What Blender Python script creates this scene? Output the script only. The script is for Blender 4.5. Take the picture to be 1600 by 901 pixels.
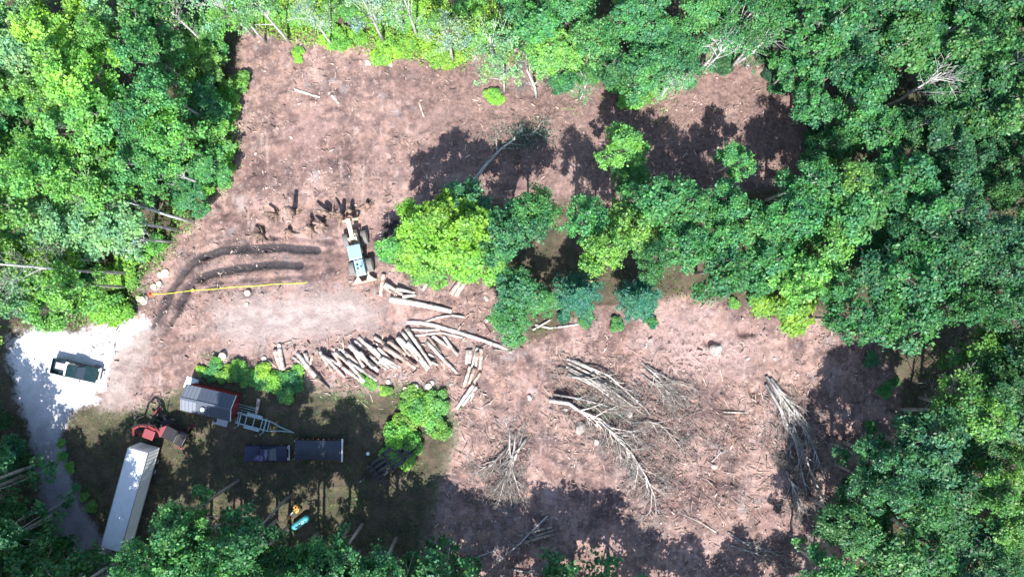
import bpy, math, random
import numpy as np
from mathutils import Vector, Matrix
R = math.radians
scene = bpy.context.scene
for o in list(bpy.data.objects): bpy.data.objects.remove(o)
COL = scene.collection

# ------------------------------------------------------------------ camera, sky, sun, exposure
CAM_H = 90.0            # drone height in metres, looking straight down
S = 12.5                # photo pixels per metre on the ground (1600 px wide photo)
cam = bpy.data.objects.new('camera', bpy.data.cameras.new('camera'))
COL.objects.link(cam)
cam.location = (0, 0, CAM_H); cam.rotation_euler = (0, 0, 0)
cam.data.sensor_width = 36.0; cam.data.lens = 36.0 * CAM_H / 128.0
cam.data.clip_start = 0.5; cam.data.clip_end = 5000
scene.camera = cam
SUN_EL = R(54); TRAVEL = Vector((0.02, 1, 0)).normalized()   # light travels up the picture
w = bpy.data.worlds.new("World"); scene.world = w; w.use_nodes = True
nt = w.node_tree; nt.nodes.clear()
sky = nt.nodes.new('ShaderNodeTexSky'); sky.sky_type = 'NISHITA'; sky.sun_disc = False
sky.sun_elevation = SUN_EL; sky.sun_rotation = math.atan2(-TRAVEL.x, -TRAVEL.y)
sky.air_density = 1.0; sky.dust_density = 0.6
bg = nt.nodes.new('ShaderNodeBackground'); bg.inputs[1].default_value = 0.13
wo = nt.nodes.new('ShaderNodeOutputWorld')
nt.links.new(sky.outputs[0], bg.inputs[0]); nt.links.new(bg.outputs[0], wo.inputs[0])
sun = bpy.data.objects.new('sun', bpy.data.lights.new('sun', 'SUN')); COL.objects.link(sun)
sun.data.energy = 4.6; sun.data.angle = R(0.55); sun.data.color = (1.0, 0.98, 0.94)
d = Vector((TRAVEL.x * math.cos(SUN_EL), TRAVEL.y * math.cos(SUN_EL), -math.sin(SUN_EL)))
sun.rotation_euler = d.to_track_quat('-Z', 'Y').to_euler(); sun.location = (0, 0, 120)
vs = scene.view_settings
vs.view_transform = 'Standard'; vs.look = 'None'; vs.gamma = 1.0; vs.use_curve_mapping = False
vs.exposure = 1.25
scene.render.engine = 'CYCLES'
scene.cycles.max_bounces = 5; scene.cycles.transparent_max_bounces = 4

# ------------------------------------------------------------------ basics
def G(px, py, z=0.0):
    """photo pixel -> world point at height z"""
    k = (CAM_H - z) / CAM_H / S
    return Vector(((px - 800) * k, (450.5 - py) * k, z))
def PX(p):
    k = CAM_H / (CAM_H - p[2]) * S
    return (800 + p[0] * k, 450.5 - p[1] * k)
_perm = np.random.RandomState(7).rand(256, 256)
def vn(x, y, s=0):
    x = np.asarray(x, float) + s * 17.3; y = np.asarray(y, float) + s * 31.7
    xi = np.floor(x).astype(int); yi = np.floor(y).astype(int)
    fx = x - xi; fy = y - yi; fx = fx * fx * (3 - 2 * fx); fy = fy * fy * (3 - 2 * fy)
    a = _perm[xi & 255, yi & 255]; b = _perm[(xi + 1) & 255, yi & 255]
    c = _perm[xi & 255, (yi + 1) & 255]; e = _perm[(xi + 1) & 255, (yi + 1) & 255]
    return (a * (1 - fx) + b * fx) * (1 - fy) + (c * (1 - fx) + e * fx) * fy
def polydist(x, y, pts, closed=True):
    """signed distance in metres, positive inside (closed) or plain distance to a polyline; pts in photo pixels"""
    P = [(G(*p).x, G(*p).y) for p in pts]
    dmin = np.full(x.shape, 1e9); inside = np.zeros(x.shape, bool)
    n = len(P)
    for i in range(n if closed else n - 1):
        ax, ay = P[i]; bx, by = P[(i + 1) % n]
        dx, dy = bx - ax, by - ay
        t = np.clip(((x - ax) * dx + (y - ay) * dy) / (dx * dx + dy * dy), 0, 1)
        dmin = np.minimum(dmin, np.hypot(x - ax - t * dx, y - ay - t * dy))
        if closed and ay != by:
            c = ((ay > y) != (by > y)) & (x < (bx - ax) * (y - ay) / (by - ay) + ax)
            inside ^= c
    return np.where(inside, dmin, -dmin) if closed else dmin
RUTS = [[(494,391),(440,388),(385,388),(345,393),(318,401)], [(318,401),(298,413),(277,440),(255,472)],
        [(468,415),(420,415),(375,419),(335,427),(312,434)], [(312,434),(297,446),(278,475)],
        [(545,300),(542,250),(548,200),(545,160)], [(592,372),(615,352),(645,340),(668,322)],
        [(330,376),(355,384),(400,381)], [(240,520),(262,478),(300,452)], [(345,230),(420,215),(430,160)], [(330,440),(400,432),(500,430)], [(340,370),(300,382),(268,410),(250,440)], [(505,405),(430,400),(360,405),(315,420),(285,450)], [(300,520),(340,500),(420,490),(560,485)], [(620,300),(600,240),(596,180)], [(480,300),(470,230),(478,150)], [(1040,790),(1130,800),(1230,790)], [(860,700),(960,780),(1060,810)], [(505,402),(430,402),(370,406),(320,418),(290,440),(268,468)], [(318,401),(290,420),(268,455),(258,480),(240,510)], [(312,434),(292,455),(282,480),(268,505)], [(490,432),(420,436),(350,440),(310,460)], [(520,380),(460,372),(400,372),(340,380)], [(494,391),(520,394),(545,398)], [(468,415),(510,418),(548,420)], [(252,520),(262,495),(280,470)]]
RUTD = [0.27, 0.21, 0.26, 0.20, 0.10, 0.26, 0.12, 0.10, .04, .05, .08, .08, .05, .06, .05, .05, .05, .13, .19, .19, .15, .15, .12, .12, .10]
RUTW = [0.52, 0.5, 0.50, 0.45, 0.6, 0.55, 0.4, 0.6, .8, .5, .3, .3, .5, .4, .5, .5, .5, 2.1, .34, .34, .30, .3, .35, .35, .5]
def hgt(x, y):
    x = np.asarray(x, float); y = np.asarray(y, float)
    near = np.clip((110 - np.maximum(abs(x), abs(y) * 1.3)) / 30, 0, 1)
    z = 0.30 * (vn(x / 9, y / 9, 1) - .5) + 0.16 * (vn(x / 2.6, y / 2.6, 2) - .5) + 0.20 * (vn(x / 1.0, y / 1.0, 3) - .5) + 0.14 * (vn(x / .45, y / .45, 9) - .5)
    z = z + 1.0 * np.clip(vn(x / .8, y / .8, 31) - .74, 0, 1) + .7 * np.clip(vn(x / 2.1, y / 2.1, 35) - .78, 0, 1) - 1.2 * np.clip(.2 - vn(x / 1.1, y / 1.1, 33), 0, 1)
    hard = np.maximum(np.clip(polydist(x, y, PAD) / 1.5 + .5, 0, 1) * .85, np.clip(polydist(x, y, [(335,470),(420,452),(560,450),(600,480),(590,515),(480,540),(380,545),(325,525)]) / 4 + .5, 0, 1) * .5)
    z = z * (1 - hard)
    for r, dp, wd in zip(RUTS, RUTD, RUTW):
        q = polydist(x + 0.2 * (vn(x / 1.7, y / 1.7, 21) - .5) + .35 * (vn(x / .5, y / .5, 22) - .5), y + 0.2 * (vn(x / 1.7, y / 1.7, 23) - .5) + .35 * (vn(x / .5, y / .5, 24) - .5), r, False)
        z = z - dp * np.exp(-(q / wd) ** 4) + dp * .22 * np.exp(-((q - wd * 2.1) / (wd * .7)) ** 2)
    for hx, hy, hr, hd in ((1162,516,.9,.9),(388,454,.6,.6),(1178,520,.5,.6),(935,645,1.1,.7),(960,650,.9,.6),(880,607,1.3,.9),(1108,533,.7,.7),(1180,612,.8,.5),(1065,745,.8,.6),(1120,745,1.0,.6),(1150,752,.7,.5),(345,315,.8,.6),(352,330,.6,.5),(425,330,.8,.7),(407,358,.7,.6),(522,318,.8,.6),(486,345,.6,.6)):
        q = G(hx, hy); z = z - hd * np.exp(-(((x - q.x) ** 2 + (y - q.y) ** 2) / hr ** 2) ** 2)
    return z * near
PAD = [(14,560),(20,524),(60,515),(120,520),(165,508),(200,498),(226,492),(232,505),(200,540),(176,556),(166,600),(150,628),(120,640),(97,676),(110,740),
       (135,800),(165,845),(205,915),(135,930),(108,880),(70,805),(58,745),(42,670),(26,620)]
def hz(x, y): return float(hgt(np.array([x]), np.array([y]))[0])
def on(px, py):
    p = G(px, py); p.z = hz(p.x, p.y); return p

# ------------------------------------------------------------------ object helpers
def tag(o, label=None, cat=None, group=None, kind=None):
    if label: o['label'] = label
    if cat: o['category'] = cat
    if group: o['group'] = group
    if kind: o['kind'] = kind
    return o
def empty(name, loc=(0, 0, 0), rz=0.0, label=None, cat=None, group=None):
    o = bpy.data.objects.new(name, None); COL.objects.link(o)
    o.location = loc; o.rotation_euler = (0, 0, rz); o.empty_display_size = .3
    return tag(o, label, cat, group)
class MB:
    def __init__(s): s.v = []; s.f = []; s.m = []
    def add(s, vs_, fs, M=None, mi=0):
        n = len(s.v)
        s.v += [tuple(M @ Vector(p)) if M is not None else tuple(p) for p in vs_]
        s.f += [tuple(i + n for i in f) for f in fs]; s.m += [mi] * len(fs)
        return s
    def box(s, c, sz, rot=(0, 0, 0), taper=1.0, mi=0):
        a, b, h = sz[0] / 2, sz[1] / 2, sz[2] / 2; t = taper
        V = [(-a,-b,-h),(a,-b,-h),(a,b,-h),(-a,b,-h),(-a*t,-b*t,h),(a*t,-b*t,h),(a*t,b*t,h),(-a*t,b*t,h)]
        F = [(3,2,1,0),(4,5,6,7),(0,1,5,4),(1,2,6,5),(2,3,7,6),(3,0,4,7)]
        from mathutils import Euler
        return s.add(V, F, Matrix.Translation(c) @ Euler(rot).to_matrix().to_4x4(), mi)
    def tube(s, pts, rad, n=8, mi=0, cap=True):
        pts = [Vector(p) for p in pts]; k = len(pts)
        if not hasattr(rad, '__len__'): rad = [rad] * k
        V = []; F = []; up = None
        for i, p in enumerate(pts):
            t = (pts[min(i + 1, k - 1)] - pts[max(i - 1, 0)])
            if t.length < 1e-9: t = Vector((0, 0, 1))
            t.normalize()
            if up is None: up = Vector((0, 0, 1)) if abs(t.z) < .9 else Vector((1, 0, 0))
            a = t.cross(up)
            if a.length < 1e-6: a = t.cross(Vector((0, 1, .3)))
            a.normalize(); b = a.cross(t); up = b
            for j in range(n):
                an = 2 * math.pi * j / n
                V.append(p + (a * math.cos(an) + b * math.sin(an)) * rad[i])
        for i in range(k - 1):
            for j in range(n):
                F.append((i*n + j, i*n + (j+1) % n, (i+1)*n + (j+1) % n, (i+1)*n + j))
        if cap: F.append(tuple(reversed(range(n)))); F.append(tuple((k-1)*n + j for j in range(n)))
        return s.add(V, F, None, mi)
    def prism(s, prof, hw, mi=0):
        """side profile (x,z), extruded across y; hw = half width or function of z"""
        h = hw if callable(hw) else (lambda z: hw)
        n = len(prof)
        V = [(x, -h(z), z) for x, z in prof] + [(x, h(z), z) for x, z in prof]
        F = [tuple(range(n)), tuple(reversed(range(n, 2*n)))] + [((i+1) % n, i, n + i, n + (i+1) % n) for i in range(n)]
        return s.add(V, F, None, mi)
    def lathe_y(s, c, prof, n=24, mi=0):
        """profile (radius, y) swept round the y axis at c"""
        V = []; F = []; k = len(prof)
        for j in range(n):
            a = 2*math.pi*j/n
            for r, y in prof: V.append((c[0] + r*math.cos(a), c[1] + y, c[2] + r*math.sin(a)))
        for j in range(n):
            for i in range(k-1):
                F.append((j*k+i, j*k+i+1, ((j+1) % n)*k+i+1, ((j+1) % n)*k+i))
        return s.add(V, F, None, mi)
    def build(s, name, mats, parent=None, bevel=0.0, smooth=False, loc=None):
        me = bpy.data.meshes.new(name); me.from_pydata(s.v, [], s.f)
        for m in (mats if isinstance(mats, (list, tuple)) else [mats]): me.materials.append(m)
        if any(s.m): me.polygons.foreach_set('material_index', s.m)
        if smooth: me.polygons.foreach_set('use_smooth', [True] * len(me.polygons))
        me.update()
        import bmesh as _b
        bm = _b.new(); bm.from_mesh(me); _b.ops.recalc_face_normals(bm, faces=bm.faces); bm.to_mesh(me); bm.free()
        o = bpy.data.objects.new(name, me); COL.objects.link(o)
        if parent: o.parent = parent
        if loc is not None: o.location = loc
        if bevel:
            bv = o.modifiers.new('bevel', 'BEVEL'); bv.width = bevel; bv.segments = 2; bv.limit_method = 'ANGLE'
        return o
def np_mesh(name, V, nper, mats, smooth=False):
    """faces are consecutive groups of nper vertices"""
    V = np.asarray(V, np.float32).reshape(-1, 3); nf = len(V) // nper
    me = bpy.data.meshes.new(name)
    me.vertices.add(len(V)); me.vertices.foreach_set('co', V.ravel())
    me.loops.add(len(V)); me.loops.foreach_set('vertex_index', np.arange(len(V), dtype=np.int32))
    me.polygons.add(nf); me.polygons.foreach_set('loop_start', np.arange(0, len(V), nper, dtype=np.int32))
    me.update(calc_edges=True); me.validate()
    for m in mats: me.materials.append(m)
    return me
def link(name, me, parent=None):
    o = bpy.data.objects.new(name, me); COL.objects.link(o)
    if parent: o.parent = parent
    return o

# ------------------------------------------------------------------ materials
def nodes(name):
    m = bpy.data.materials.new(name); m.use_nodes = True
    t = m.node_tree; t.nodes.clear()
    out = t.nodes.new('ShaderNodeOutputMaterial')
    return m, t, out
def N(t, kind, **kw):
    n = t.nodes.new('ShaderNode' + kind)
    for k, v in kw.items():
        if k in ('operation', 'blend_type', 'data_type', 'attribute_name', 'feature', 'noise_dimensions', 'distance', 'clamp'): setattr(n, k, v)
        else: n.inputs[k.replace('_', ' ')].default_value = v
    return n
def math_(t, op, a, b=None, clamp=False):
    n = t.nodes.new('ShaderNodeMath'); n.operation = op; n.use_clamp = clamp
    for i, q in enumerate((a, b)):
        if q is None: continue
        if hasattr(q, 'links'): t.links.new(q, n.inputs[i])
        else: n.inputs[i].default_value = q
    return n.outputs[0]
def mix(t, f, a, b, mode='MIX'):
    n = t.nodes.new('ShaderNodeMix'); n.data_type = 'RGBA'; n.blend_type = mode
    for i, q in ((0, f), (6, a), (7, b)):
        if hasattr(q, 'links'): t.links.new(q, n.inputs[i])
        elif i == 0: n.inputs[0].default_value = q
        else: n.inputs[i].default_value = (q[0], q[1], q[2], 1)
    return n.outputs[2]
def noise(t, vec, scale, detail=4, rough=.55):
    n = t.nodes.new('ShaderNodeTexNoise'); n.inputs['Scale'].default_value = scale
    n.inputs['Detail'].default_value = detail; n.inputs['Roughness'].default_value = rough
    if vec is not None: t.links.new(vec, n.inputs['Vector'])
    return n.outputs['Fac']
def sstep(t, q, lo, hi):
    n = t.nodes.new('ShaderNodeMapRange'); n.interpolation_type = 'SMOOTHSTEP'
    t.links.new(q, n.inputs[0]); n.inputs[1].default_value = lo; n.inputs[2].default_value = hi
    return n.outputs[0]
_mc = {}
def paint(name, col, rough=.5, metal=0.0, dirt=.35, dirtcol=(.16, .12, .09), scale=2.5, emit=None):
    """worn painted / metal / rubber surface with uneven dirt"""
    if name in _mc: return _mc[name]
    m, t, out = nodes(name)
    tc = N(t, 'TexCoord').outputs['Object']
    n1 = noise(t, tc, scale, 6, .65); n2 = noise(t, tc, scale * 9, 4, .6)
    f = math_(t, 'MULTIPLY', sstep(t, math_(t, 'ADD', math_(t, 'MULTIPLY', n1, .7), math_(t, 'MULTIPLY', n2, .3)), .42, .72), dirt)
    c = mix(t, f, col, dirtcol)
    c = mix(t, math_(t, 'MULTIPLY', n2, .35), c, (col[0]*.6, col[1]*.6, col[2]*.6))
    p = N(t, 'BsdfPrincipled', Metallic=metal)
    t.links.new(c, p.inputs['Base Color'])
    t.links.new(math_(t, 'ADD', math_(t, 'MULTIPLY', f, .4), rough, True), p.inputs['Roughness'])
    t.links.new(p.outputs[0], out.inputs[0]); _mc[name] = m
    return m
def leaf_mat(name, trans=.35, var=.5, warm=(.5, .42, .08), rough=.45):
    m, t, out = nodes(name)
    oi = N(t, 'ObjectInfo'); ge = N(t, 'NewGeometry')
    rnd = ge.outputs['Random Per Island']
    v = math_(t, 'ADD', math_(t, 'MULTIPLY', rnd, var * 2), 1 - var)
    tcl = N(t, 'TexCoord').outputs['Object']; va = t.nodes.new('ShaderNodeVectorMath'); va.operation = 'ADD'
    t.links.new(tcl, va.inputs[0]); t.links.new(oi.outputs['Location'], va.inputs[1])
    nn_ = noise(t, va.outputs[0], .55, 4, .65)
    c = mix(t, sstep(t, nn_, .35, .65), mix(t, 1.0, oi.outputs['Color'], (.78, .84, 1.08), 'MULTIPLY'), mix(t, 1.0, oi.outputs['Color'], (1.32, 1.14, .86), 'MULTIPLY'))
    br = N(t, 'HueSaturation'); t.links.new(c, br.inputs['Color']); t.links.new(v, br.inputs['Value'])
    hs = math_(t, 'ADD', math_(t, 'MULTIPLY', oi.outputs['Random'], .03), .485); t.links.new(hs, br.inputs['Hue'])
    r2 = N(t, 'TexWhiteNoise'); r2.noise_dimensions = '1D'; t.links.new(rnd, r2.inputs['W'])
    f2 = math_(t, 'MULTIPLY', sstep(t, r2.outputs['Value'], .86, 1.0), .35)
    c2 = mix(t, f2, br.outputs[0], mix(t, .5, br.outputs[0], warm))
    p = N(t, 'BsdfPrincipled', Roughness=rough); t.links.new(c2, p.inputs['Base Color'])
    p.inputs['Specular IOR Level'].default_value = .35
    tr = N(t, 'BsdfTranslucent')
    ct = mix(t, 1.0, c2, (.95, 1.2, .62), 'MULTIPLY'); t.links.new(ct, tr.inputs['Color'])
    ms = N(t, 'MixShader', Fac=trans)
    t.links.new(p.outputs[0], ms.inputs[1]); t.links.new(tr.outputs[0], ms.inputs[2]); t.links.new(ms.outputs[0], out.inputs[0])
    return m
def wood_mat(name, a, b, scale=3.0, island=.0, rough=.85):
    m, t, out = nodes(name)
    tc = N(t, 'TexCoord').outputs['Object']
    mp = N(t, 'Mapping'); mp.inputs['Scale'].default_value = (1, 1, 1); t.links.new(tc, mp.inputs[0])
    n1 = noise(t, mp.outputs[0], scale, 5, .7); n2 = noise(t, mp.outputs[0], scale * 6, 3, .6)
    f = sstep(t, math_(t, 'ADD', math_(t, 'MULTIPLY', n1, .6), math_(t, 'MULTIPLY', n2, .4)), .36, .64)
    c = mix(t, f, a, b)
    n3 = noise(t, tc, scale * .9, 4, .7); c = mix(t, math_(t, 'MULTIPLY', sstep(t, n3, .50, .60), .75), c, (b[0] * .5, b[1] * .46, b[2] * .42))
    oi = N(t, 'ObjectInfo')
    v = math_(t, 'ADD', math_(t, 'MULTIPLY', oi.outputs['Random'], .5), .72)
    if island:
        ge = N(t, 'NewGeometry'); v = math_(t, 'ADD', math_(t, 'MULTIPLY', ge.outputs['Random Per Island'], island), 1 - island / 2)
    h = N(t, 'HueSaturation'); t.links.new(c, h.inputs['Color']); t.links.new(v, h.inputs['Value'])
    bp = N(t, 'Bump', Strength=.5, Distance=.04); t.links.new(n2, bp.inputs['Height'])
    p = N(t, 'BsdfPrincipled', Roughness=rough); t.links.new(h.outputs[0], p.inputs['Base Color']); t.links.new(bp.outputs[0], p.inputs['Normal'])
    p.inputs['Specular IOR Level'].default_value = .2
    t.links.new(p.outputs[0], out.inputs[0]); return m
LEAF = leaf_mat('leaves'); SHRUB = leaf_mat('shrub_leaves', .4, .45); NEEDLE = leaf_mat('needles', .2, .35, (.1, .2, .1))
BARK = wood_mat('grey_bark', (.42, .40, .37), (.24, .22, .20)); PALEBARK = wood_mat('pale_bark', (.70, .68, .65), (.46, .44, .41))
LOGW = wood_mat('debarked_log', (.64, .59, .55), (.42, .37, .33), 2.2); LOGP = wood_mat('pinkish_log', (.60, .47, .41), (.42, .32, .26), 2.2)
LOGD = wood_mat('dark_log', (.30, .25, .21), (.16, .13, .11), 2.2)
ENDW = wood_mat('cut_wood', (.68, .54, .38), (.52, .39, .26), 5)
SLASH = wood_mat('slash_wood', (.56, .51, .465), (.34, .30, .265), 2); SLASHG = wood_mat('grey_slash_wood', (.46, .44, .42), (.28, .265, .25), 2)
TWIG = wood_mat('dark_twigs', (.33, .295, .27), (.15, .13, .115), 2)
CHIP = wood_mat('wood_chips', (.50, .40, .34), (.24, .17, .14), .6, 1.5)
ROCK = wood_mat('rock_surface', (.46, .42, .38), (.30, .26, .23), 2.4)
ROOTW = wood_mat('soil_crusted_wood', (.34, .24, .19), (.18, .125, .10), 2.4)

# ------------------------------------------------------------------ the ground, one sheet to the horizon
CLEAR = [(385,52),(450,62),(540,62),(620,80),(720,95),(760,70),(840,75),(880,125),(960,145),(1040,150),(1090,95),(1150,60),(1270,90),(1290,200),(1240,280),
         (1100,310),(900,310),(760,310),(655,335),(600,390),(625,440),(700,440),(765,450),(795,520),(830,540),(930,490),(1050,470),(1200,480),
         (1340,505),(1400,600),(1390,720),(1320,800),(1300,930),(640,930),(690,760),(715,690),(700,610),(640,600),(560,610),(480,605),(330,560),(290,600),(215,640),
         (160,640),(140,580),(140,505),(205,480),(225,445),(275,375),(335,310),(375,265),(360,200)]
YARD = [(97,676),(130,640),(215,640),(290,600),(330,560),(480,605),(560,610),(640,600),(700,610),(715,690),(690,760),(640,930),(205,930),(135,800),(110,740)]
PALE = [(335,470),(420,452),(560,450),(600,480),(590,515),(480,540),(380,545),(325,525)]
CHIPZ = [(1010,480),(1100,475),(1200,500),(1210,560),(1150,600),(1060,610),(1010,560)]
BRUSHZ = [[(870,555),(1000,600),(1090,600),(1090,700),(1030,780),(960,700),(860,640)], [(1190,580),(1240,590),(1310,800),(1260,810),(1200,680)], [(790,660),(830,660),(820,790),(740,790)]]
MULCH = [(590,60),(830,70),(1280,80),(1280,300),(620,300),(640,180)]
def axis(lo, hi, step, far):
    a = list(np.arange(lo, hi + 1e-6, step)); q = step; p = hi
    while p < far: q *= 1.35; p += q; a.append(p)
    q = step; p = lo
    while p > -far: q *= 1.35; p -= q; a.insert(0, p)
    return np.array(a)
gx = axis(-70, 70, .22, 1500); gy = axis(-42, 42, .22, 1500)
X, Y = np.meshgrid(gx, gy); fx, fy = X.ravel(), Y.ravel()
Z = hgt(fx, fy)
me = bpy.data.meshes.new('ground')
nx, ny = len(gx), len(gy)
me.vertices.add(nx * ny); me.vertices.foreach_set('co', np.stack([fx, fy, Z], 1).astype(np.float32).ravel())
I = np.arange(nx * ny).reshape(ny, nx)
q = np.stack([I[:-1, :-1], I[:-1, 1:], I[1:, 1:], I[1:, :-1]], -1).reshape(-1, 4).astype(np.int32)
me.loops.add(q.size); me.loops.foreach_set('vertex_index', q.ravel())
me.polygons.add(len(q)); me.polygons.foreach_set('loop_start', np.arange(0, q.size, 4, dtype=np.int32))
me.polygons.foreach_set('use_smooth', np.ones(len(q), bool)); me.update(calc_edges=True)
def soft(d_, wdt): return np.clip(d_ / wdt * .5 + .5, 0, 1)
mud = np.zeros_like(fx)
for r, dp, wd in zip(RUTS, RUTD, RUTW):
    mud = np.maximum(mud, np.clip(dp / .30, .2, 1) * np.exp(-(polydist(fx + .2 * (vn(fx / 1.7, fy / 1.7, 21) - .5), fy + .2 * (vn(fx / 1.7, fy / 1.7, 23) - .5), r, False) / (wd * 1.25)) ** 4))
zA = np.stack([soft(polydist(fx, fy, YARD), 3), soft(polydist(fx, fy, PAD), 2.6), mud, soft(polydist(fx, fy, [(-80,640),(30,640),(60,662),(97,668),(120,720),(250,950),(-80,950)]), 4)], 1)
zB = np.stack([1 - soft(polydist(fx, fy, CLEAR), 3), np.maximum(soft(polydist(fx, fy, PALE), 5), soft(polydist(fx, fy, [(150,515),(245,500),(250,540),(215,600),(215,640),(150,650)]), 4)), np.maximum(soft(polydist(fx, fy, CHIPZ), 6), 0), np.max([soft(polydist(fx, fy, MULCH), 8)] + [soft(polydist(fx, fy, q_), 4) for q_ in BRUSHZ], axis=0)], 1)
for nm, arr in (('zone_a', zA), ('zone_b', zB)):
    at = me.attributes.new(nm, 'FLOAT_COLOR', 'POINT'); at.data.foreach_set('color', arr.astype(np.float32).ravel())
m, t, out = nodes('ground_soil')
tc = N(t, 'TexCoord').outputs['Object']
A = N(t, 'Attribute', attribute_name='zone_a'); B = N(t, 'Attribute', attribute_name='zone_b')
sa = N(t, 'SeparateColor'); t.links.new(A.outputs['Color'], sa.inputs[0]); sb = N(t, 'SeparateColor'); t.links.new(B.outputs['Color'], sb.inputs[0])
grassA, padA, mudA = sa.outputs; litB, paleB, chipB = sb.outputs; mulB = B.outputs['Alpha']
nL = noise(t, tc, .10, 5, .6); nM = noise(t, tc, .55, 6, .65); nS = noise(t, tc, 2.6, 5, .7); nF = noise(t, tc, 11, 3, .7)
# streaky drag marks, stretched along the skid direction
mp = N(t, 'Mapping'); mp.inputs['Scale'].default_value = (.9, .16, 1); mp.inputs['Rotation'].default_value = (0, 0, R(-6)); t.links.new(tc, mp.inputs[0])
nK = noise(t, mp.outputs[0], 1.3, 5, .65)
nP = noise(t, tc, .17, 7, .72)
mp2 = N(t, 'Mapping'); mp2.inputs['Location'].default_value = (40, 17, 0); t.links.new(tc, mp2.inputs[0])
nQ = noise(t, mp2.outputs[0], .27, 7, .7); nR = noise(t, mp2.outputs[0], 1.6, 5, .7)
c = mix(t, sstep(t, nM, .38, .62), (.32, .205, .160), (.165, .108, .092))
c = mix(t, math_(t, 'MULTIPLY', sstep(t, nP, .51, .58), .95), c, (.375, .250, .205))
c = mix(t, math_(t, 'MULTIPLY', sstep(t, nP, .47, .39), .9), c, (.135, .092, .082))
c = mix(t, math_(t, 'MULTIPLY', sstep(t, nQ, .56, .66), .65), c, (.44, .275, .19))
c = mix(t, math_(t, 'MULTIPLY', sstep(t, nQ, .44, .33), .7), c, (.31, .275, .26))
c = mix(t, sstep(t, nL, .50, .60), c, mix(t, 1.0, c, (.74, .71, .73), 'MULTIPLY'))
c = mix(t, sstep(t, nL, .46, .36), c, mix(t, 1.0, c, (1.16, 1.13, 1.12), 'MULTIPLY'))
c = mix(t, math_(t, 'MULTIPLY', sstep(t, nK, .54, .70), .6), c, (.150, .122, .116))
c = mix(t, math_(t, 'MULTIPLY', sstep(t, nK, .46, .30), .55), c, (.44, .335, .285))
c = mix(t, math_(t, 'MULTIPLY', sstep(t, nR, .54, .68), .55), c, (.47, .355, .30))
c = mix(t, math_(t, 'MULTIPLY', sstep(t, nR, .46, .32), .55), c, (.115, .080, .070))
c = mix(t, math_(t, 'MULTIPLY', sstep(t, nS, .56, .74), .5), c, (.44, .335, .285))
c = mix(t, math_(t, 'MULTIPLY', sstep(t, nS, .44, .28), .6), c, (.095, .066, .056))
def edge(q, amt=.55, lo=.42, hi=.58):
    k = math_(t, 'ADD', q, math_(t, 'MULTIPLY', math_(t, 'SUBTRACT', math_(t, 'ADD', math_(t, 'MULTIPLY', nM, .6), math_(t, 'MULTIPLY', nS, .4)), .5), amt * 2))
    return sstep(t, k, lo, hi)
pale = mix(t, sstep(t, nM, .4, .62), (.43, .355, .31), (.31, .24, .205))
c = mix(t, math_(t, 'MULTIPLY', edge(paleB, .9, .35, .75), .85), c, pale)
chipc = mix(t, sstep(t, nS, .4, .6), (.46, .335, .29), (.29, .19, .16))
c = mix(t, math_(t, 'MULTIPLY', edge(chipB, .8, .35, .8), .75), c, chipc)
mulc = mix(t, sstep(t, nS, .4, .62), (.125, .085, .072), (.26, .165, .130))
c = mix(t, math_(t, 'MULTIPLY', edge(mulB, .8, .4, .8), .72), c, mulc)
mudc = mix(t, sstep(t, nS, .45, .75), (.040, .037, .040), (.085, .072, .068))
c = mix(t, math_(t, 'MULTIPLY', edge(mudA, .45, .25, .75), .95), c, mudc)
gr = mix(t, sstep(t, nM, .42, .60), (.135, .150, .090), (.225, .195, .150))
gr = mix(t, math_(t, 'MULTIPLY', sstep(t, nS, .5, .68), .6), gr, (.10, .15, .04))
c = mix(t, edge(grassA, .5, .4, .7), c, gr)
lit = mix(t, sstep(t, nM, .4, .62), (.075, .062, .042), (.13, .095, .065))
lit = mix(t, math_(t, 'MULTIPLY', sstep(t, nS, .5, .64), .7), lit, (.055, .095, .03))
c = mix(t, edge(litB, .5, .45, .75), c, lit)
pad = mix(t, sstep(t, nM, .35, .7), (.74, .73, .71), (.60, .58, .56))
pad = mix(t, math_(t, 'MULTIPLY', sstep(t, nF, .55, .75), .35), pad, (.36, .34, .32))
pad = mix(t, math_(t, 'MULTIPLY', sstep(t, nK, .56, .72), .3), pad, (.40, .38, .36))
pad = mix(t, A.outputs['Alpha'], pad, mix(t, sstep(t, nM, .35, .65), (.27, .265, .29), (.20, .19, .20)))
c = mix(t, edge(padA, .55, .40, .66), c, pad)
c = mix(t, 1.0, c, (1.0, 1.0, 1.07), 'MULTIPLY')
vo = t.nodes.new('ShaderNodeTexVoronoi'); vo.inputs['Scale'].default_value = 4.5; t.links.new(tc, vo.inputs['Vector'])
spk = math_(t, 'MULTIPLY', sstep(t, vo.outputs['Distance'], .26, .12), sstep(t, nS, .46, .60))
c = mix(t, math_(t, 'MULTIPLY', spk, .6), c, (.50, .41, .35))
c = mix(t, math_(t, 'MULTIPLY', sstep(t, nF, .52, .30), .5), c, mix(t, .75, c, (.03, .022, .02)))
bh = math_(t, 'ADD', math_(t, 'MULTIPLY', nS, .6), math_(t, 'ADD', math_(t, 'MULTIPLY', nF, .35), math_(t, 'MULTIPLY', spk, .25)))
bp = N(t, 'Bump', Strength=.9, Distance=.30); t.links.new(bh, bp.inputs['Height'])
p = N(t, 'BsdfPrincipled', Roughness=.95); p.inputs['Specular IOR Level'].default_value = .1
t.links.new(c, p.inputs['Base Color']); t.links.new(bp.outputs[0], p.inputs['Normal']); t.links.new(p.outputs[0], out.inputs[0])
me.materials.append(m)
tag(link('ground', me), 'bulldozed reddish dirt clearing with gravel pad, drive and forest floor', kind='structure')

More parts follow.
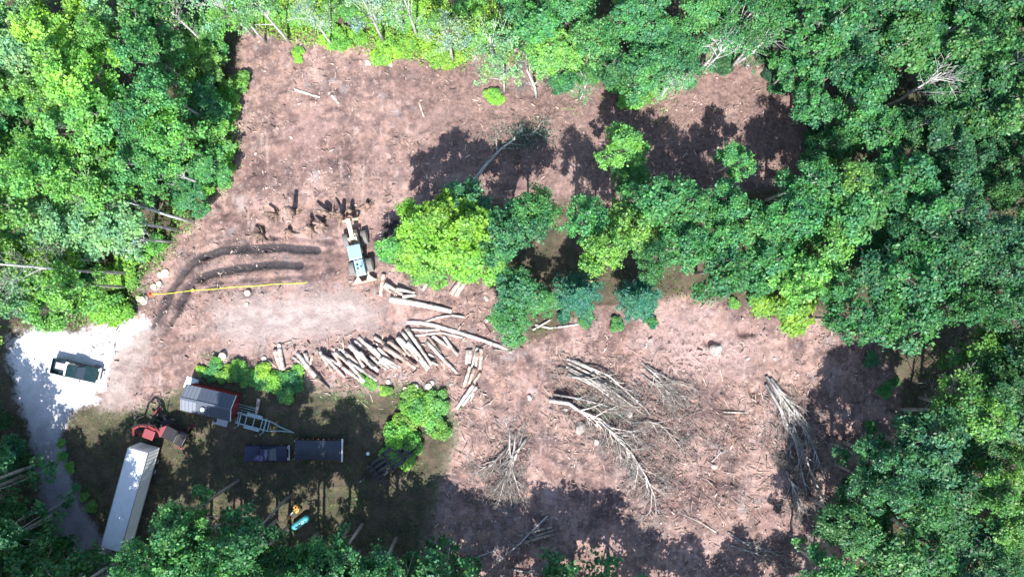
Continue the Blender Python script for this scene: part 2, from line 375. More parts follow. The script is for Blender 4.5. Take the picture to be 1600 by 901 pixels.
# ------------------------------------------------------------------ labels by landmark
LAND = [((125,573),'the dark green pickup'),((205,780),'the long white box trailer'),((258,665),'the red log loader'),((330,625),'the red shed'),
        ((420,705),'the navy blue pickup'),((500,692),'the tarped black trailer'),((605,720),'the slanting black log trailer'),((472,812),'the turquoise tank'),
        ((562,400),'the skidder'),((240,459),'the left end of the yellow tape'),((658,477),'the long lone log beside the skidder'),((545,560),'the middle of the long log row'),
        ((735,590),'the upright log stack'),((940,590),'the bundle of bare treetops'),((1118,545),'the big pale boulder'),((970,690),'the largest felled tree'),
        ((793,725),'the heap of pale brush'),((1240,680),'the long grey brush pile'),((1430,125),'the bare dead tree'),((785,240),'the felled tree lying in shade'),
        ((0,0),'the top left corner'),((1600,0),'the top right corner'),((1600,901),'the bottom right corner'),((0,901),'the bottom left corner'),
        ((1600,450),'the middle of the right edge'),((0,260),'the left edge above the pad'),((855,405),'the bare patch inside the tree belt'),
        ((600,20),'the pale trunks along the top edge'),((1000,60),'the top edge above the shaded dirt'),((1200,390),'the wide middle of the right-hand woods'),
        ((1245,485),'the lime tree at the shade corner'),((1450,720),'the pale blue-green oak'),((975,235),'the lone tree poking into the shaded dirt'),
        ((200,150),'the dark gap in the upper left woods'),((835,120),'the tangle of bare branches by the top woods'),((450,320),'the uprooted stumps'),
        ((400,130),'the upper left dirt corner'),((820,835),'the crossed logs in the bottom shade'),((1190,850),'the grey tops by the bottom edge'),((1350,560),'the deep shade below the woods')]
ORD = ['', 'second ', 'third ', 'fourth ', 'fifth ', 'sixth ', 'seventh ', 'eighth ', 'ninth ', 'tenth ', 'eleventh ', 'twelfth ', 'thirteenth ', 'fourteenth ', 'fifteenth ',
       'sixteenth ', 'seventeenth ', 'eighteenth ', 'nineteenth ', 'twentieth ']
def ordw(i): return ORD[i] if i < len(ORD) else str(i + 1) + 'th '
def auto_label(items):
    """items: (object, (px,py), description). Each is named by its rank of closeness to the landmark for which that rank is lowest."""
    P = np.array([i[1] for i in items], float); L = np.array([l[0] for l in LAND], float)
    D = np.hypot(P[:, None, 0] - L[None, :, 0], P[:, None, 1] - L[None, :, 1])
    rank = D.argsort(0).argsort(0)
    for i, (o, _, desc) in enumerate(items):
        best = min(range(len(L)), key=lambda j: (rank[i, j] + D[i, j] / 60))
        o['label'] = f"{desc}, {ordw(int(rank[i, best]))}closest to {LAND[best][1]}"

# ------------------------------------------------------------------ trees
rng = np.random.RandomState(11)
def cards(P, Nn, L, Wd, rg):
    n = len(P)
    Nn = Nn / np.linalg.norm(Nn, axis=1, keepdims=True)
    r = rg.normal(size=(n, 3)); T = r - (r * Nn).sum(1, keepdims=True) * Nn; T /= np.linalg.norm(T, axis=1, keepdims=True)
    Bn = np.cross(Nn, T); L = np.broadcast_to(L, (n,))[:, None]; Wd = np.broadcast_to(Wd, (n,))[:, None]
    j = lambda s_: (1 + rg.uniform(-s_, s_, (n, 1)))
    a = P - T * L * .5 * j(.25); b = P + Bn * Wd * .5 * j(.3) - Nn * L * .12 + T * L * rg.uniform(-.15, .2, (n, 1))
    c_ = P + T * L * .5 * j(.25) - Nn * L * .15; e = P - Bn * Wd * .5 * j(.3) - Nn * L * .12 + T * L * rg.uniform(-.15, .2, (n, 1))
    return np.stack([a, b, c_, e], 1)
H0, R0 = 16.0, 3.2
def broadleaf(seed, nlob=13, nleaf=6500, dense=1.0, size=.30, flat=.62, sparse=False, cb=.42):
    rg = np.random.RandomState(seed); mb = MB()
    bend = rg.uniform(-.35, .35, 2)
    tp = [(0, 0, -.3), (bend[0]*.3, bend[1]*.3, H0*.25), (bend[0], bend[1], H0*.5), (bend[0]*1.3, bend[1]*.7, H0*.82)]
    mb.tube(tp, [.25, .19, .14, .05], 7)
    lob = []
    for i in range(nlob):
        a = i * 2.4 + rg.uniform(-.5, .5); rr = R0 * math.sqrt((i + .5) / nlob) * .88 * rg.uniform(.7, 1.35)
        z = rg.uniform(-1.0, .9) + H0 * (cb + .13 + (.92 - cb - .18) * (1 - min(rr / R0, 1.15) ** 1.6) * rg.uniform(.75, 1.1))
        lob.append((rr * math.cos(a), rr * math.sin(a), z, R0 * rg.uniform(.18, .46)))
    V = []
    for lx, ly, lz, lr in lob:
        z0 = H0 * rg.uniform(.36, .62)
        p0 = Vector((bend[0] * z0 / H0 * 1.6, bend[1] * z0 / H0 * 1.4, z0)); p1 = Vector((lx, ly, lz))
        md = (p0 + p1) / 2 + Vector((rg.uniform(-.3, .3), rg.uniform(-.3, .3), .35))
        mb.tube([p0, md, p1], [.085, .055, .02], 5, cap=False)
        for _ in range(4 if not sparse else 7):
            dr = Vector(rg.normal(size=3)); dr.z = abs(dr.z) * .5; dr.normalize()
            mb.tube([md.lerp(p1, rg.uniform(.3, 1)), p1 + dr * lr * rg.uniform(.7, 1.25)], [.03, .008], 4, cap=False)
        nl = int(nleaf * dense * (lr / R0) ** 2 / sum((q_[3] / R0) ** 2 for q_ in lob))
        nsub = 9
        D = rg.normal(size=(nsub, 3)); D[:, 2] = D[:, 2] * .8 + .35; D /= np.linalg.norm(D, axis=1, keepdims=True)
        k = rg.randint(0, nsub, nl)
        sub = D[k] * lr * rg.uniform(.75, 1.05, (nsub, 1))[k] * np.array([1.1, 1.1, flat])
        off = rg.normal(size=(nl, 3)) * lr * np.array([.26, .26, .15])
        P = np.array([lx, ly, lz]) + sub + off
        Nn = D[k] * .55 + np.array([0, 0, .75]) + rg.normal(size=(nl, 3)) * .42
        L = size * rg.uniform(.55, 1.35, nl)
        V.append(cards(P, Nn, L, L * rg.uniform(.55, .85, nl), rg))
    return mb, np.concatenate(V).reshape(-1, 3)
def pine(seed):
    rg = np.random.RandomState(seed); mb = MB(); mb.tube([(0, 0, -.3), (.1, 0, 8), (0, .1, 15.6)], [.26, .16, .03], 7)
    P, Nn, L = [], [], []
    V = []
    for k in range(13):
        z = 4.5 + k * .88; bl = R0 * (1.05 - (z / H0) ** 1.7 * .9) * rg.uniform(.85, 1.1)
        for j in range(6):
            a = j * 1.05 + k * .6 + rg.uniform(-.25, .25); e = Vector((bl * math.cos(a), bl * math.sin(a), z + .4))
            mb.tube([(0, 0, z), e], [.05, .012], 4, cap=False)
            n = 95
            tt = rg.uniform(.2, 1.05, n) ** .8; s_ = rg.normal(size=(n, 3)) * (.34 * (1 - tt * .5))[:, None]; s_[:, 2] *= .5
            C = np.outer(tt, np.array([e.x, e.y, .4])) + np.array([0, 0, z]) + s_
            V.append(cards(C, np.array([[0, 0, 1.0]]) + rg.normal(size=(n, 3)) * .45, rg.uniform(.3, .55, n), rg.uniform(.07, .13, n), rg))
    return mb, np.concatenate(V).reshape(-1, 3)
VAR = {}
def variant(key, mb, V, bark, leaf):
    t_ = mb.build('trunk_tmp', bark, smooth=True); me_t = t_.data; me_t.name = key + '_trunk'; bpy.data.objects.remove(t_)
    VAR[key] = (me_t, np_mesh(key + '_crown', V, 4, [leaf]))
for i in range(9): variant(f'broad{i}', *broadleaf(100 + i, nlob=[13, 11, 15, 12, 14, 10, 13, 16, 12][i], nleaf=[6200, 5400, 6800, 6000, 6600, 5000, 6400, 7400, 5600][i], size=[.32, .36, .30, .33, .31, .38, .30, .28, .35][i], flat=[.6, .7, .55, .65, .6, .7, .6, .5, .62][i]), BARK, LEAF)
for i in range(4): variant(f'sparse{i}', *broadleaf(300 + i, nlob=9, nleaf=[1500, 1100, 1900, 900][i], size=.26, sparse=True, cb=.55), PALEBARK, LEAF)
for i in range(3): variant(f'young{i}', *broadleaf(400 + i, nlob=7, nleaf=5200, size=.42, flat=.9, cb=.2), BARK, SHRUB)
for i in range(3): variant(f'low{i}', *broadleaf(600 + i, nlob=17, nleaf=3000, size=.44, flat=.8, cb=.14), BARK, LEAF)
for i in range(2): variant(f'pine{i}', *pine(500 + i), BARK, NEEDLE)
TONE = {'lime': (.225, .470, .075), 'yellow': (.155, .380, .088), 'mid': (.080, .275, .090), 'deep': (.060, .210, .080), 'blue': (.075, .245, .122),
        'silver': (.25, .40, .27), 'teal': (.036, .180, .110), 'dark': (.034, .110, .050), 'pale': (.19, .41, .18)}
TWORD = {'lime': 'lime green', 'yellow': 'yellow-green', 'mid': 'mid-green', 'deep': 'deep green', 'blue': 'bluish green', 'silver': 'thin silvery green', 'teal': 'teal green',
         'dark': 'dark green', 'pale': 'pale green'}
trees = []; TREEPOS = []
def tree(base, var, h, r, tone, name='broadleaf_tree', label=None, group='trees of the surrounding woods', lean=(0, 0), cat='tree'):
    root = empty(name, base, rng.uniform(0, 6.28)); root['category'] = cat; root['group'] = group
    if lean != (0, 0): root.rotation_euler = (lean[0], lean[1], root.rotation_euler.z); root.rotation_mode = 'ZXY' if False else 'XYZ'
    root.scale = (r / R0, r / R0 * rng.uniform(.92, 1.08), h / H0)
    tm, cm = VAR[var]
    link('trunk', tm, root); c_ = link('crown', cm, root)
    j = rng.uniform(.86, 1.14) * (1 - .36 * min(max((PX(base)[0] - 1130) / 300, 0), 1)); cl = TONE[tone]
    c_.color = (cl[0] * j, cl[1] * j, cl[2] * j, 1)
    pc = PX((base[0], base[1], .72 * h)); TREEPOS.append((pc, r * 14.6))
    if label: root['label'] = label
    else:
        sz = 'broad' if r > 3.5 else ('small' if r < 2.4 else '')
        kind = 'pine' if 'pine' in var else 'broadleaf tree'
        trees.append((root, pc, ' '.join(q_ for q_ in (sz, TWORD[tone], kind) if q_)))
    return root
def crown_at(px, py, var, h, r, tone, **kw):
    b = G(px, py, .72 * h); b.z = hz(b.x, b.y) - .1
    return tree(b, var, h, r, tone, **kw)
def base_at(px, py, var, h, r, tone, **kw):
    b = on(px, py); b.z -= .1
    return tree(b, var, h, r, tone, **kw)
def inpoly(px, py, poly):
    c_ = False; n = len(poly)
    for i in range(n):
        (x1, y1), (x2, y2) = poly[i], poly[(i + 1) % n]
        if (y1 > py) != (y2 > py) and px < (x2 - x1) * (py - y1) / (y2 - y1) + x1: c_ = not c_
    return c_
def fill(poly, spacing, hr, rr, tones, seed, avoid=()):
    rg = random.Random(seed); xs = [p[0] for p in poly]; ys = [p[1] for p in poly]; pts = []
    for _ in range(6000):
        x = rg.uniform(min(xs), max(xs)); y = rg.uniform(min(ys), max(ys))
        if not inpoly(x, y, poly): continue
        if any((x - a) ** 2 + (y - b) ** 2 < c_ * c_ for a, b, c_ in avoid): continue
        if any((x - a[0]) ** 2 + (y - a[1]) ** 2 < spacing ** 2 for a in pts): continue
        if any((x - a[0][0]) ** 2 + (y - a[0][1]) ** 2 < (spacing * .8) ** 2 for a in TREEPOS): continue
        pts.append((x, y))
    for x, y in pts:
        tn = tones(x, y, rg) if callable(tones) else rg.choice(tones)
        crown_at(x, y, f'broad{rg.randrange(9)}', rg.uniform(*hr), rg.uniform(*rr), tn)
# hand placed trees first (pixel = crown centre)
crown_at(975, 232, 'broad3', 12.5, 2.7, 'yellow'); crown_at(990, 278, 'broad7', 9, 2.0, 'mid')
crown_at(1150, 252, 'broad1', 11.5, 2.0, 'mid'); crown_at(905, 462, 'pine0', 10, 3.3, 'teal', name='pine_tree'); crown_at(1003, 468, 'pine1', 9, 3.0, 'teal', name='pine_tree')
crown_at(1246, 480, 'young1', 11, 3.4, 'lime'); crown_at(808, 455, 'broad5', 10, 2.6, 'deep'); crown_at(800, 505, 'broad2', 8, 2.5, 'mid')
crown_at(845, 470, 'broad6', 7, 1.8, 'mid')
crown_at(1455, 712, 'broad4', 17, 4.2, 'blue'); crown_at(1362, 722, 'broad1', 14, 2.2, 'blue'); crown_at(1530, 645, 'broad7', 16, 3.6, 'yellow')
for x, y, h, r, v in [(1238,108,10,2.2,1),(1282,168,12,2.5,4),(1300,225,11,2.3,6)]: crown_at(x, y, f'broad{v}', h, r, 'mid')
# young broadleaf saplings by the skidder
for x, y, h, r, tn in [(612,388,8.0,2.0,'yellow'),(648,346,17,2.3,'lime'),(650,400,10,2.7,'lime'),(688,328,19,2.5,'lime'),(695,380,14,2.9,'lime'),(735,350,19,2.6,'lime'),(735,408,11,2.7,'lime'),(672,428,6,2.0,'yellow'),(772,395,13,2.3,'yellow')]:
    crown_at(x, y, f'young{int(x) % 3}', h, r, tn, name='young_tree', group='young trees beside the skidder')
for x, y, h, r, tn in [(318,45,8,2.4,'mid'),(325,100,7,2.3,'yellow'),(315,150,8,2.4,'mid'),(332,205,6,2.2,'yellow'),(318,258,7,2.3,'mid'),(285,75,9,2.5,'yellow'),(296,305,6,2.2,'mid'),(345,15,9,2.4,'yellow')]:
    crown_at(x, y, f'young{int(y) % 3}', h, r, tn, name='young_tree', group='young trees along the left clearing edge')
crown_at(725, 318, 'broad8', 13, 2.6, 'blue')
# sparse pale-trunked trees along the top and left edges (pixel = foot of the trunk)
for x, y, h, r, tn, v in [(452,66,15,2.6,'pale',0),(520,72,14,2.3,'silver',1),(600,66,17,3.0,'silver',2),(592,40,16,2.6,'silver',0),(632,50,15,2.4,'silver',3),(652,58,16,2.5,'pale',1),
                          (708,97,15,2.7,'silver',2),(788,146,14,2.6,'pale',0),(772,108,15,2.8,'pale',3),(398,58,16,2.8,'pale',1),(415,66,14,2.4,'yellow',2),
                          (268,378,13,2.4,'silver',2),(325,290,15,2.6,'mid',0),
                          (1100,110,13,2.6,'mid',1),(1130,70,14,2.8,'mid',2),(1143,104,13,2.5,'deep',0),(905,158,8,1.8,'mid',3),(1030,155,10,2.0,'pale',1),(905,25,14,2.6,'mid',2)]:
    base_at(x, y, f'sparse{v}', h, r, tn, name='pale_trunked_tree')
def t_left(x, y, rg): return rg.choice(['yellow', 'yellow', 'pale', 'yellow', 'mid', 'lime'] if x < 180 else ['yellow', 'mid', 'mid', 'yellow'])
fill([(-50,-45),(258,-45),(250,60),(256,150),(265,260),(235,310),(165,370),(120,400),(105,465),(55,492),(-50,500)], 49, (14, 20), (2.0, 3.8), t_left, 1,
     avoid=((170,95,30),(205,140,30),(60,320,14),(40,395,34),(60,440,34),(120,410,40),(215,425,40),(200,322,38),(245,300,30),(285,60,26)))
fill([(790,-45),(1235,-45),(1235,40),(1090,45),(1050,100),(990,120),(930,100),(880,90),(800,40)], 48, (9, 15), (1.9, 3.4), ['mid', 'mid', 'yellow', 'mid', 'deep'], 2, avoid=((1120,70,40),(1060,60,20)))
fill([(1180,-45),(1650,-45),(1650,270),(1350,235),(1340,150),(1260,90),(1190,60)], 51, (13, 19), (2.0, 3.9), ['deep', 'mid', 'blue', 'mid', 'mid', 'deep'], 3, avoid=((1430,130,62),(1580,20,40),(1310,150,40)))
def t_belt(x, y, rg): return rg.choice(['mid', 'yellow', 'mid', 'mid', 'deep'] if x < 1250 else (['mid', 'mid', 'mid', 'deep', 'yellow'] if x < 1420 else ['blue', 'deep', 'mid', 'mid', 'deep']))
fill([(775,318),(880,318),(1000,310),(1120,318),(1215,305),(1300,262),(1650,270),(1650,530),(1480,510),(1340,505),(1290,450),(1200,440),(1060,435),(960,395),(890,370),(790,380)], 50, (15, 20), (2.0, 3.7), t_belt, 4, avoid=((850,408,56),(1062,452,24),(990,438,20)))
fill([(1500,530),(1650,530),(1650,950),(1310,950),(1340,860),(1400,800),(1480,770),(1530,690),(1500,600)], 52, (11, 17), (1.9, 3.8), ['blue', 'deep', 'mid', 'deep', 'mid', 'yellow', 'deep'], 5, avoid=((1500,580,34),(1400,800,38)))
for x, y, h in [(330,812,24),(383,788,23),(432,812,24),(505,850,24),(545,825,24),(365,850,23),(372,750,23),(455,772,23)]: base_at(x, y, f'broad{x % 9}', h, rng.uniform(2.7, 3.3), rng.choice(['mid', 'deep', 'mid', 'mid']))
for x, y, h, tn in [(1262,775,15,'deep'),(1236,845,15,'mid'),(1302,722,17,'deep'),(1318,690,18,'deep'),(1352,735,18,'mid'),(1290,800,13,'mid')]: base_at(x, y, f'broad{x % 9}', h, 2.9, tn)
fill([(235,945),(265,890),(330,860),(400,870),(450,890),(520,880),(585,885),(605,950),(190,950)], 50, (17, 20), (2.4, 3.2), ['mid', 'deep', 'mid', 'blue'], 6)
# trees standing at the photo's lower and left margins: their crowns lean out of the picture, their shade falls into it
out_lab = 'tall dark broadleaf tree whose crown lies beyond the photo margin and shades the ground'
for x, y, h in [(690,905,18),(745,900,17),(800,925,18),(850,902,17),(893,893,18),(950,915,18),(1010,965,18),(1075,985,18),(1150,972,18),(1225,960,18),(1290,965,18),
                (640,905,19),(585,925,22),(540,960,20),(480,955,20),(420,960,20),(350,955,20),(280,950,20),(215,945,22),(150,905,22),(95,890,21),(40,850,20),(8,790,19),(-22,735,20),(-30,660,19),
                (-60,790,20),(60,930,22),(600,960,22),(660,930,20),(200,905,25),(165,897,25),(232,915,25),(120,885,24),(205,860,24),(130,985,21),(80,985,21),(180,975,20),(25,960,21),(230,985,21),(45,740,20),(90,800,20),(112,855,21),(55,800,21),(150,850,20),(185,900,21),(5,700,20),(-10,640,19),(30,850,21),(700,860,14),(760,950,18),(865,955,18),(620,920,20)]:
    base_at(x, y, f'low{(x * 7 + y) % 3}' if h < 23.5 else f'broad{x % 9}', h, rng.uniform(3.0, 3.8), 'deep', label=out_lab, group='trees just beyond the photo margin')
print('TREES', len(trees))

# bare dead tree in the upper right woods, and other bare standing poles
def branches(mb, p, dirv, L, r, lev, rg, flat=.5, n=4, droop=0.0, spread=.6):
    pts = [p]; q_ = Vector(p); dv = dirv.normalized(); rad = [r]
    for i in range(3):
        dv = (dv + Vector((rg.uniform(-.22, .22), rg.uniform(-.22, .22), rg.uniform(-.12, .12) - droop))).normalized()
        q_ = q_ + dv * L / 3
        if droop >= 0 and q_.z < .06 + 0: q_.z = .06
        pts.append(q_.copy()); rad.append(r * (1 - (i + 1) / 3.4))
    rad = [max(q_, .016) for q_ in rad]; mb.tube(pts, rad, 6 if lev > 1 else 4, mi=1 if lev < 2 else 0, cap=False)
    if lev <= 0: return
    for i in range(n):
        tt = rg.uniform(.25, 1.0); k = min(int(tt * 3), 2); s0 = pts[k].lerp(pts[k + 1], tt * 3 - k)
        a = rg.choice([-1, 1]) * rg.uniform(.3, .9) * spread / .6
        side = Vector((-dirv.y, dirv.x, 0)); 
        if side.length < .2: side = Vector((rg.uniform(-1, 1), rg.uniform(-1, 1), 0))
        side.normalize()
        nd = dirv.normalized() * math.cos(a) + side * math.sin(a) + Vector((0, 0, rg.uniform(-flat, flat)))
        branches(mb, s0, nd, L * rg.uniform(.42, .7), r * .5 * (1 - tt * .3), lev - 1, rg, flat, n, droop, spread)
def bare_tree(px, py, h, lean, label, seed, levels=2, leafc=None, nl=0):
    rg = random.Random(seed); root = empty('bare_dead_tree', on(px, py), 0, label, 'tree')
    mb = MB(); top = Vector((lean[0], lean[1], h)); p1 = top * .45 + Vector((.3, -.2, 0))
    mb.tube([(0, 0, -.2), p1, top], [.25, .17, .06], 7); mb.build('trunk', PALEBARK, root, smooth=True)
    mb = MB()
    for i in range(9):
        t_ = rg.uniform(.4, 1); s0 = p1.lerp(top, max(0, t_ * 1.6 - .6))
        dv = Vector((lean[0] * .25 + rg.uniform(-.8, .8), lean[1] * .25 + rg.uniform(-.8, .8), rg.uniform(.3, .9)))
        branches(mb, s0, dv, rg.uniform(2.2, 4.2), .05, levels, rg, .3, 4, -1e-9)
    bo_ = mb.build('branches', [PALEBARK, SLASHG], root)
    if leafc:
        rg2 = np.random.RandomState(seed); vv = np.array(mb.v); C = vv[rg2.randint(len(vv) // 3, len(vv), nl)] + rg2.normal(size=(nl, 3)) * .3
        f = link('foliage', np_mesh('foliage', cards(C, np.array([[0, 0, 1.0]]) + rg2.normal(size=(nl, 3)) * .5, rg2.uniform(.15, .4, nl), rg2.uniform(.1, .25, nl), rg2).reshape(-1, 3), 4, [LEAF]), root); f.color = leafc + (1,)
    return root
bare_tree(205, 427, 21, (-3.2, .6), 'tall white forked bare tree leaning out over the left woods above the pad', 21, 2, (.15, .30, .14), 700)
bare_tree(304, 347, 11, (-2.6, 1.2), 'bent pale bare trunk leaning left from the clearing edge, upper of two', 22, 1, (.15, .32, .12), 300)
bare_tree(277, 359, 12, (-3.0, .8), 'pale bare trunk leaning left from the clearing edge, lower of two', 23, 1, (.15, .32, .12), 400)
bare_tree(345, 92, 11, (-1.0, 1.6), 'pale leaning bare trunk by the upper left clearing corner', 24, 1, (.13, .3, .1), 300)
bare_tree(1090, 112, 8, (.9, 1.6), 'pale leaning pole trunk over the upper right shaded dirt, left of two', 25, 1)
bare_tree(1143, 104, 9, (2.2, 1.4), 'pale leaning pole trunk over the upper right shaded dirt, right of two', 26, 1)
bare_tree(1352, 182, 12, (2.2, 1.8), 'bare grey dead tree with a fan of pale branches in the upper right woods', 5)
bare_tree(1545, 95, 11, (1.2, 1.5), 'thin bare dead tree standing close to the top right corner', 6, 1)
bare_tree(40, 800, 15, (-1.5, -.5), 'slim bare pole tree leaning over the dark drive, lower of two', 7, 1)
bare_tree(50, 728, 15, (-1.5, .2), 'slim bare pole tree leaning over the dark drive, upper of two', 8, 1)
bare_tree(1380, 800, 9, (2.5, -2.0), 'bare forked pole tree leaning in shade near the long grey brush pile', 9, 1)
bare_tree(1410, 640, 9, (1.6, 2.0), 'small bare branched tree in the deep shade of the right woods', 10, 2)
bare_tree(838, 152, 6.5, (-1.3, 1.5), 'small bare forked tree with tangled twigs at the top wood edge', 12, 2)

# ------------------------------------------------------------------ shrubs
SV = []
for i in range(5):
    rg = np.random.RandomState(700 + i); V = []; mb = MB()
    for k in range(9):
        a = rg.uniform(0, 6.28); rr = math.sqrt(rg.uniform(0, 1)) * .8; z = .9 * (1 - rr * rr * .5) * rg.uniform(.6, 1.1)
        n = 210; D = rg.normal(size=(n, 3)); D[:, 2] = abs(D[:, 2]); D /= np.linalg.norm(D, axis=1, keepdims=True)
        P = np.array([rr * math.cos(a), rr * math.sin(a), z * .7]) + D * rg.uniform(.2, .45, (n, 1)) * np.array([1, 1, .8])
        V.append(cards(P, D * .5 + np.array([0, 0, .8]) + rg.normal(size=(n, 3)) * .5, rg.uniform(.10, .26, n), rg.uniform(.07, .16, n), rg))
        mb.tube([(0, 0, -.05), (rr * math.cos(a) * .5, rr * math.sin(a) * .5, z * .4), (rr * math.cos(a), rr * math.sin(a), z)], [.025, .018, .008], 4, cap=False)
    o = mb.build('stem_tmp', BARK); sm = o.data; bpy.data.objects.remove(o)
    SV.append((sm, np_mesh('shrub_foliage', np.concatenate(V).reshape(-1, 3), 4, [SHRUB])))
shrubs = []
def shrub(px, py, r, h, tone, k):
    root = empty('leafy_shrub', on(px, py), rng.uniform(0, 6.28)); root['category'] = 'shrub'; root['group'] = 'shrubs along the clearing edges'
    root.scale = (r, r, h); link('stem', SV[k % 5][0], root); f = link('foliage', SV[k % 5][1], root)
    j = rng.uniform(.85, 1.15); f.color = tuple(q_ * j for q_ in TONE[tone]) + (1,)
    shrubs.append((root, (px, py), ('low ' if h < 1.2 else 'bushy ') + TWORD[tone] + ' shrub'))
SH = []
def band(pts, n, spread, rr, hh, tones, seed):
    rg = random.Random(seed)
    for i in range(n):
        t_ = (i + rg.uniform(.2, .8)) / n * (len(pts) - 1); k = min(int(t_), len(pts) - 2); f = t_ - k
        x = pts[k][0] * (1 - f) + pts[k + 1][0] * f + rg.uniform(-spread, spread); y = pts[k][1] * (1 - f) + pts[k + 1][1] * f + rg.uniform(-spread, spread)
        shrub(x, y, rg.uniform(*rr), rg.uniform(*hh), rg.choice(tones), i)
band([(375,115),(345,205),(345,250),(325,285)], 9, 16, (1.3, 2.0), (1.2, 2.2), ['lime', 'yellow', 'yellow'], 1)
band([(330,40),(310,110),(325,180),(310,270),(265,330)], 12, 18, (1.2, 2.0), (2.0, 4.0), ['yellow', 'mid', 'yellow'], 17)
band([(30,380),(100,400),(150,430),(60,450),(200,340),(160,310),(110,440)], 16, 20, (1.5, 2.4), (2.5, 5.0), ['yellow', 'mid', 'lime'], 19)
band([(20,870),(60,840),(30,740),(15,640),(90,890)], 9, 16, (1.2, 1.9), (1.2, 2.2), ['dark', 'deep'], 18)
band([(250,385),(215,405),(185,430),(150,460),(190,470),(175,495)], 11, 13, (1.3, 2.1), (1.2, 2.3), ['lime', 'lime', 'yellow'], 2)
band([(420,30),(470,25),(520,50),(600,78),(660,62),(720,85),(780,60)], 20, 16, (1.0, 1.8), (.9, 1.8), ['lime', 'lime', 'yellow'], 3)
band([(430,10),(520,15),(620,20),(760,25)], 10, 16, (1.3, 2.0), (1.0, 2.0), ['lime', 'yellow'], 4)
band([(465,75),(467,100)], 2, 4, (.6, .9), (.5, .8), ['lime'], 5)
band([(755,145),(780,152)], 3, 8, (.8, 1.2), (.7, 1.0), ['yellow', 'lime'], 6)
band([(325,572),(345,580),(400,590),(440,600),(470,597)], 20, 13, (.8, 1.6), (.5, 1.2), ['yellow', 'lime', 'mid'], 7)
band([(620,640),(650,640),(680,660),(650,685),(625,680),(655,715)], 16, 24, (1.0, 1.9), (.9, 2.2), ['lime', 'yellow', 'yellow'], 8)
band([(560,595),(590,600),(615,605)], 4, 8, (.6, 1.0), (.5, .8), ['lime', 'yellow'], 9)
band([(100,680),(105,720),(125,770),(145,800)], 6, 8, (.6, 1.0), (.5, .9), ['mid', 'yellow'], 10)
band([(860,480),(930,500),(1010,500),(1030,510)], 5, 10, (.7, 1.2), (.7, 1.2), ['teal', 'mid'], 11)
band([(1130,470),(1190,470),(1240,500)], 4, 8, (.8, 1.2), (.8, 1.2), ['mid', 'yellow'], 12)
band([(1340,540),(1400,620),(1350,690),(1340,780),(1320,860)], 10, 22, (.7, 1.3), (.6, 1.2), ['deep', 'mid', 'dark'], 13)
band([(865,125),(940,130),(990,165),(1040,130),(1080,85)], 12, 14, (1.1, 1.7), (1.0, 2.0), ['yellow', 'mid', 'pale'], 14)
band([(1105,95),(1180,85),(1230,125),(1275,190),(1255,245)], 13, 16, (.9, 1.7), (.8, 1.8), ['deep', 'mid', 'dark'], 20)
band([(1325,40),(1290,120),(1330,210)], 5, 15, (.9, 1.4), (.8, 1.4), ['deep', 'mid'], 15)
band([(790,440),(830,430),(800,520),(780,480)], 5, 9, (.8, 1.3), (.7, 1.3), ['mid', 'deep'], 16)
auto_label(trees); auto_label(shrubs)

# ------------------------------------------------------------------ ground cover and debris nobody could count
rgd = np.random.RandomState(21)
def scatter(n, poly=None, not_poly=None, rect=(-64, 64, -36, 36)):
    if poly: q_ = [G(*p_) for p_ in poly]; rect = (min(v.x for v in q_) - 1, max(v.x for v in q_) + 1, min(v.y for v in q_) - 1, max(v.y for v in q_) + 1)
    x = rgd.uniform(rect[0], rect[1], n); y = rgd.uniform(rect[2], rect[3], n)
    ok = np.ones(n, bool)
    if poly: ok &= polydist(x, y, poly) > rgd.uniform(-1, 1, n)
    if not_poly: ok &= polydist(x, y, not_poly) < rgd.uniform(-1, .4, n)
    return x[ok], y[ok]
# weeds and undergrowth: leaf cards low over the forest floor and patches of the yard
x, y = scatter(90000, None, CLEAR); k = (polydist(x, y, PAD) < -.6) & (vn(x / 3, y / 3, 5) + .35 * vn(x / .8, y / .8, 6) > np.where(polydist(x, y, YARD) > 0, .86, .62)); x, y = x[k], y[k]
P = np.stack([x, y, hgt(x, y) + rgd.uniform(.03, .5, len(x)) * np.where(polydist(x, y, YARD) > 0, .3, 1)], 1)
V = cards(P, np.array([[0, 0, 1.0]]) + rgd.normal(size=(len(x), 3)) * .5, rgd.uniform(.10, .34, len(x)), rgd.uniform(.07, .2, len(x)), rgd)
o = link('undergrowth', np_mesh('undergrowth', V.reshape(-1, 3), 4, [SHRUB])); o.color = (.085, .165, .035, 1); tag(o, 'low green undergrowth covering the forest floor and yard', 'undergrowth', kind='stuff')
def carpet(name, label, poly, n, hmax, colr, sz=(.12, .36), thr=.40):
    x, y = scatter(n, poly); k = vn(x / 2.2, y / 2.2, 12) + .4 * vn(x / .7, y / .7, 13) > thr; x, y = x[k], y[k]
    P = np.stack([x, y, hgt(x, y) + rgd.uniform(.05, 1, len(x)) * hmax * (.3 + .7 * vn(x / 1.3, y / 1.3, 14))], 1)
    V = cards(P, np.array([[0, 0, 1.0]]) + rgd.normal(size=(len(x), 3)) * .45, rgd.uniform(sz[0], sz[1], len(x)), rgd.uniform(sz[0] * .7, sz[1] * .65, len(x)), rgd)
    o = link(name, np_mesh(name, V.reshape(-1, 3), 4, [SHRUB])); o.color = colr + (1,); tag(o, label, 'ground cover', kind='stuff')
carpet('brambles', 'bright lime brambles carpeting the top edge under pale trunks', [(385,-12),(840,-12),(800,90),(770,112),(720,100),(650,92),(600,84),(540,66),(480,66),(440,56),(390,44)], 34000, 1.3, TONE['lime'])
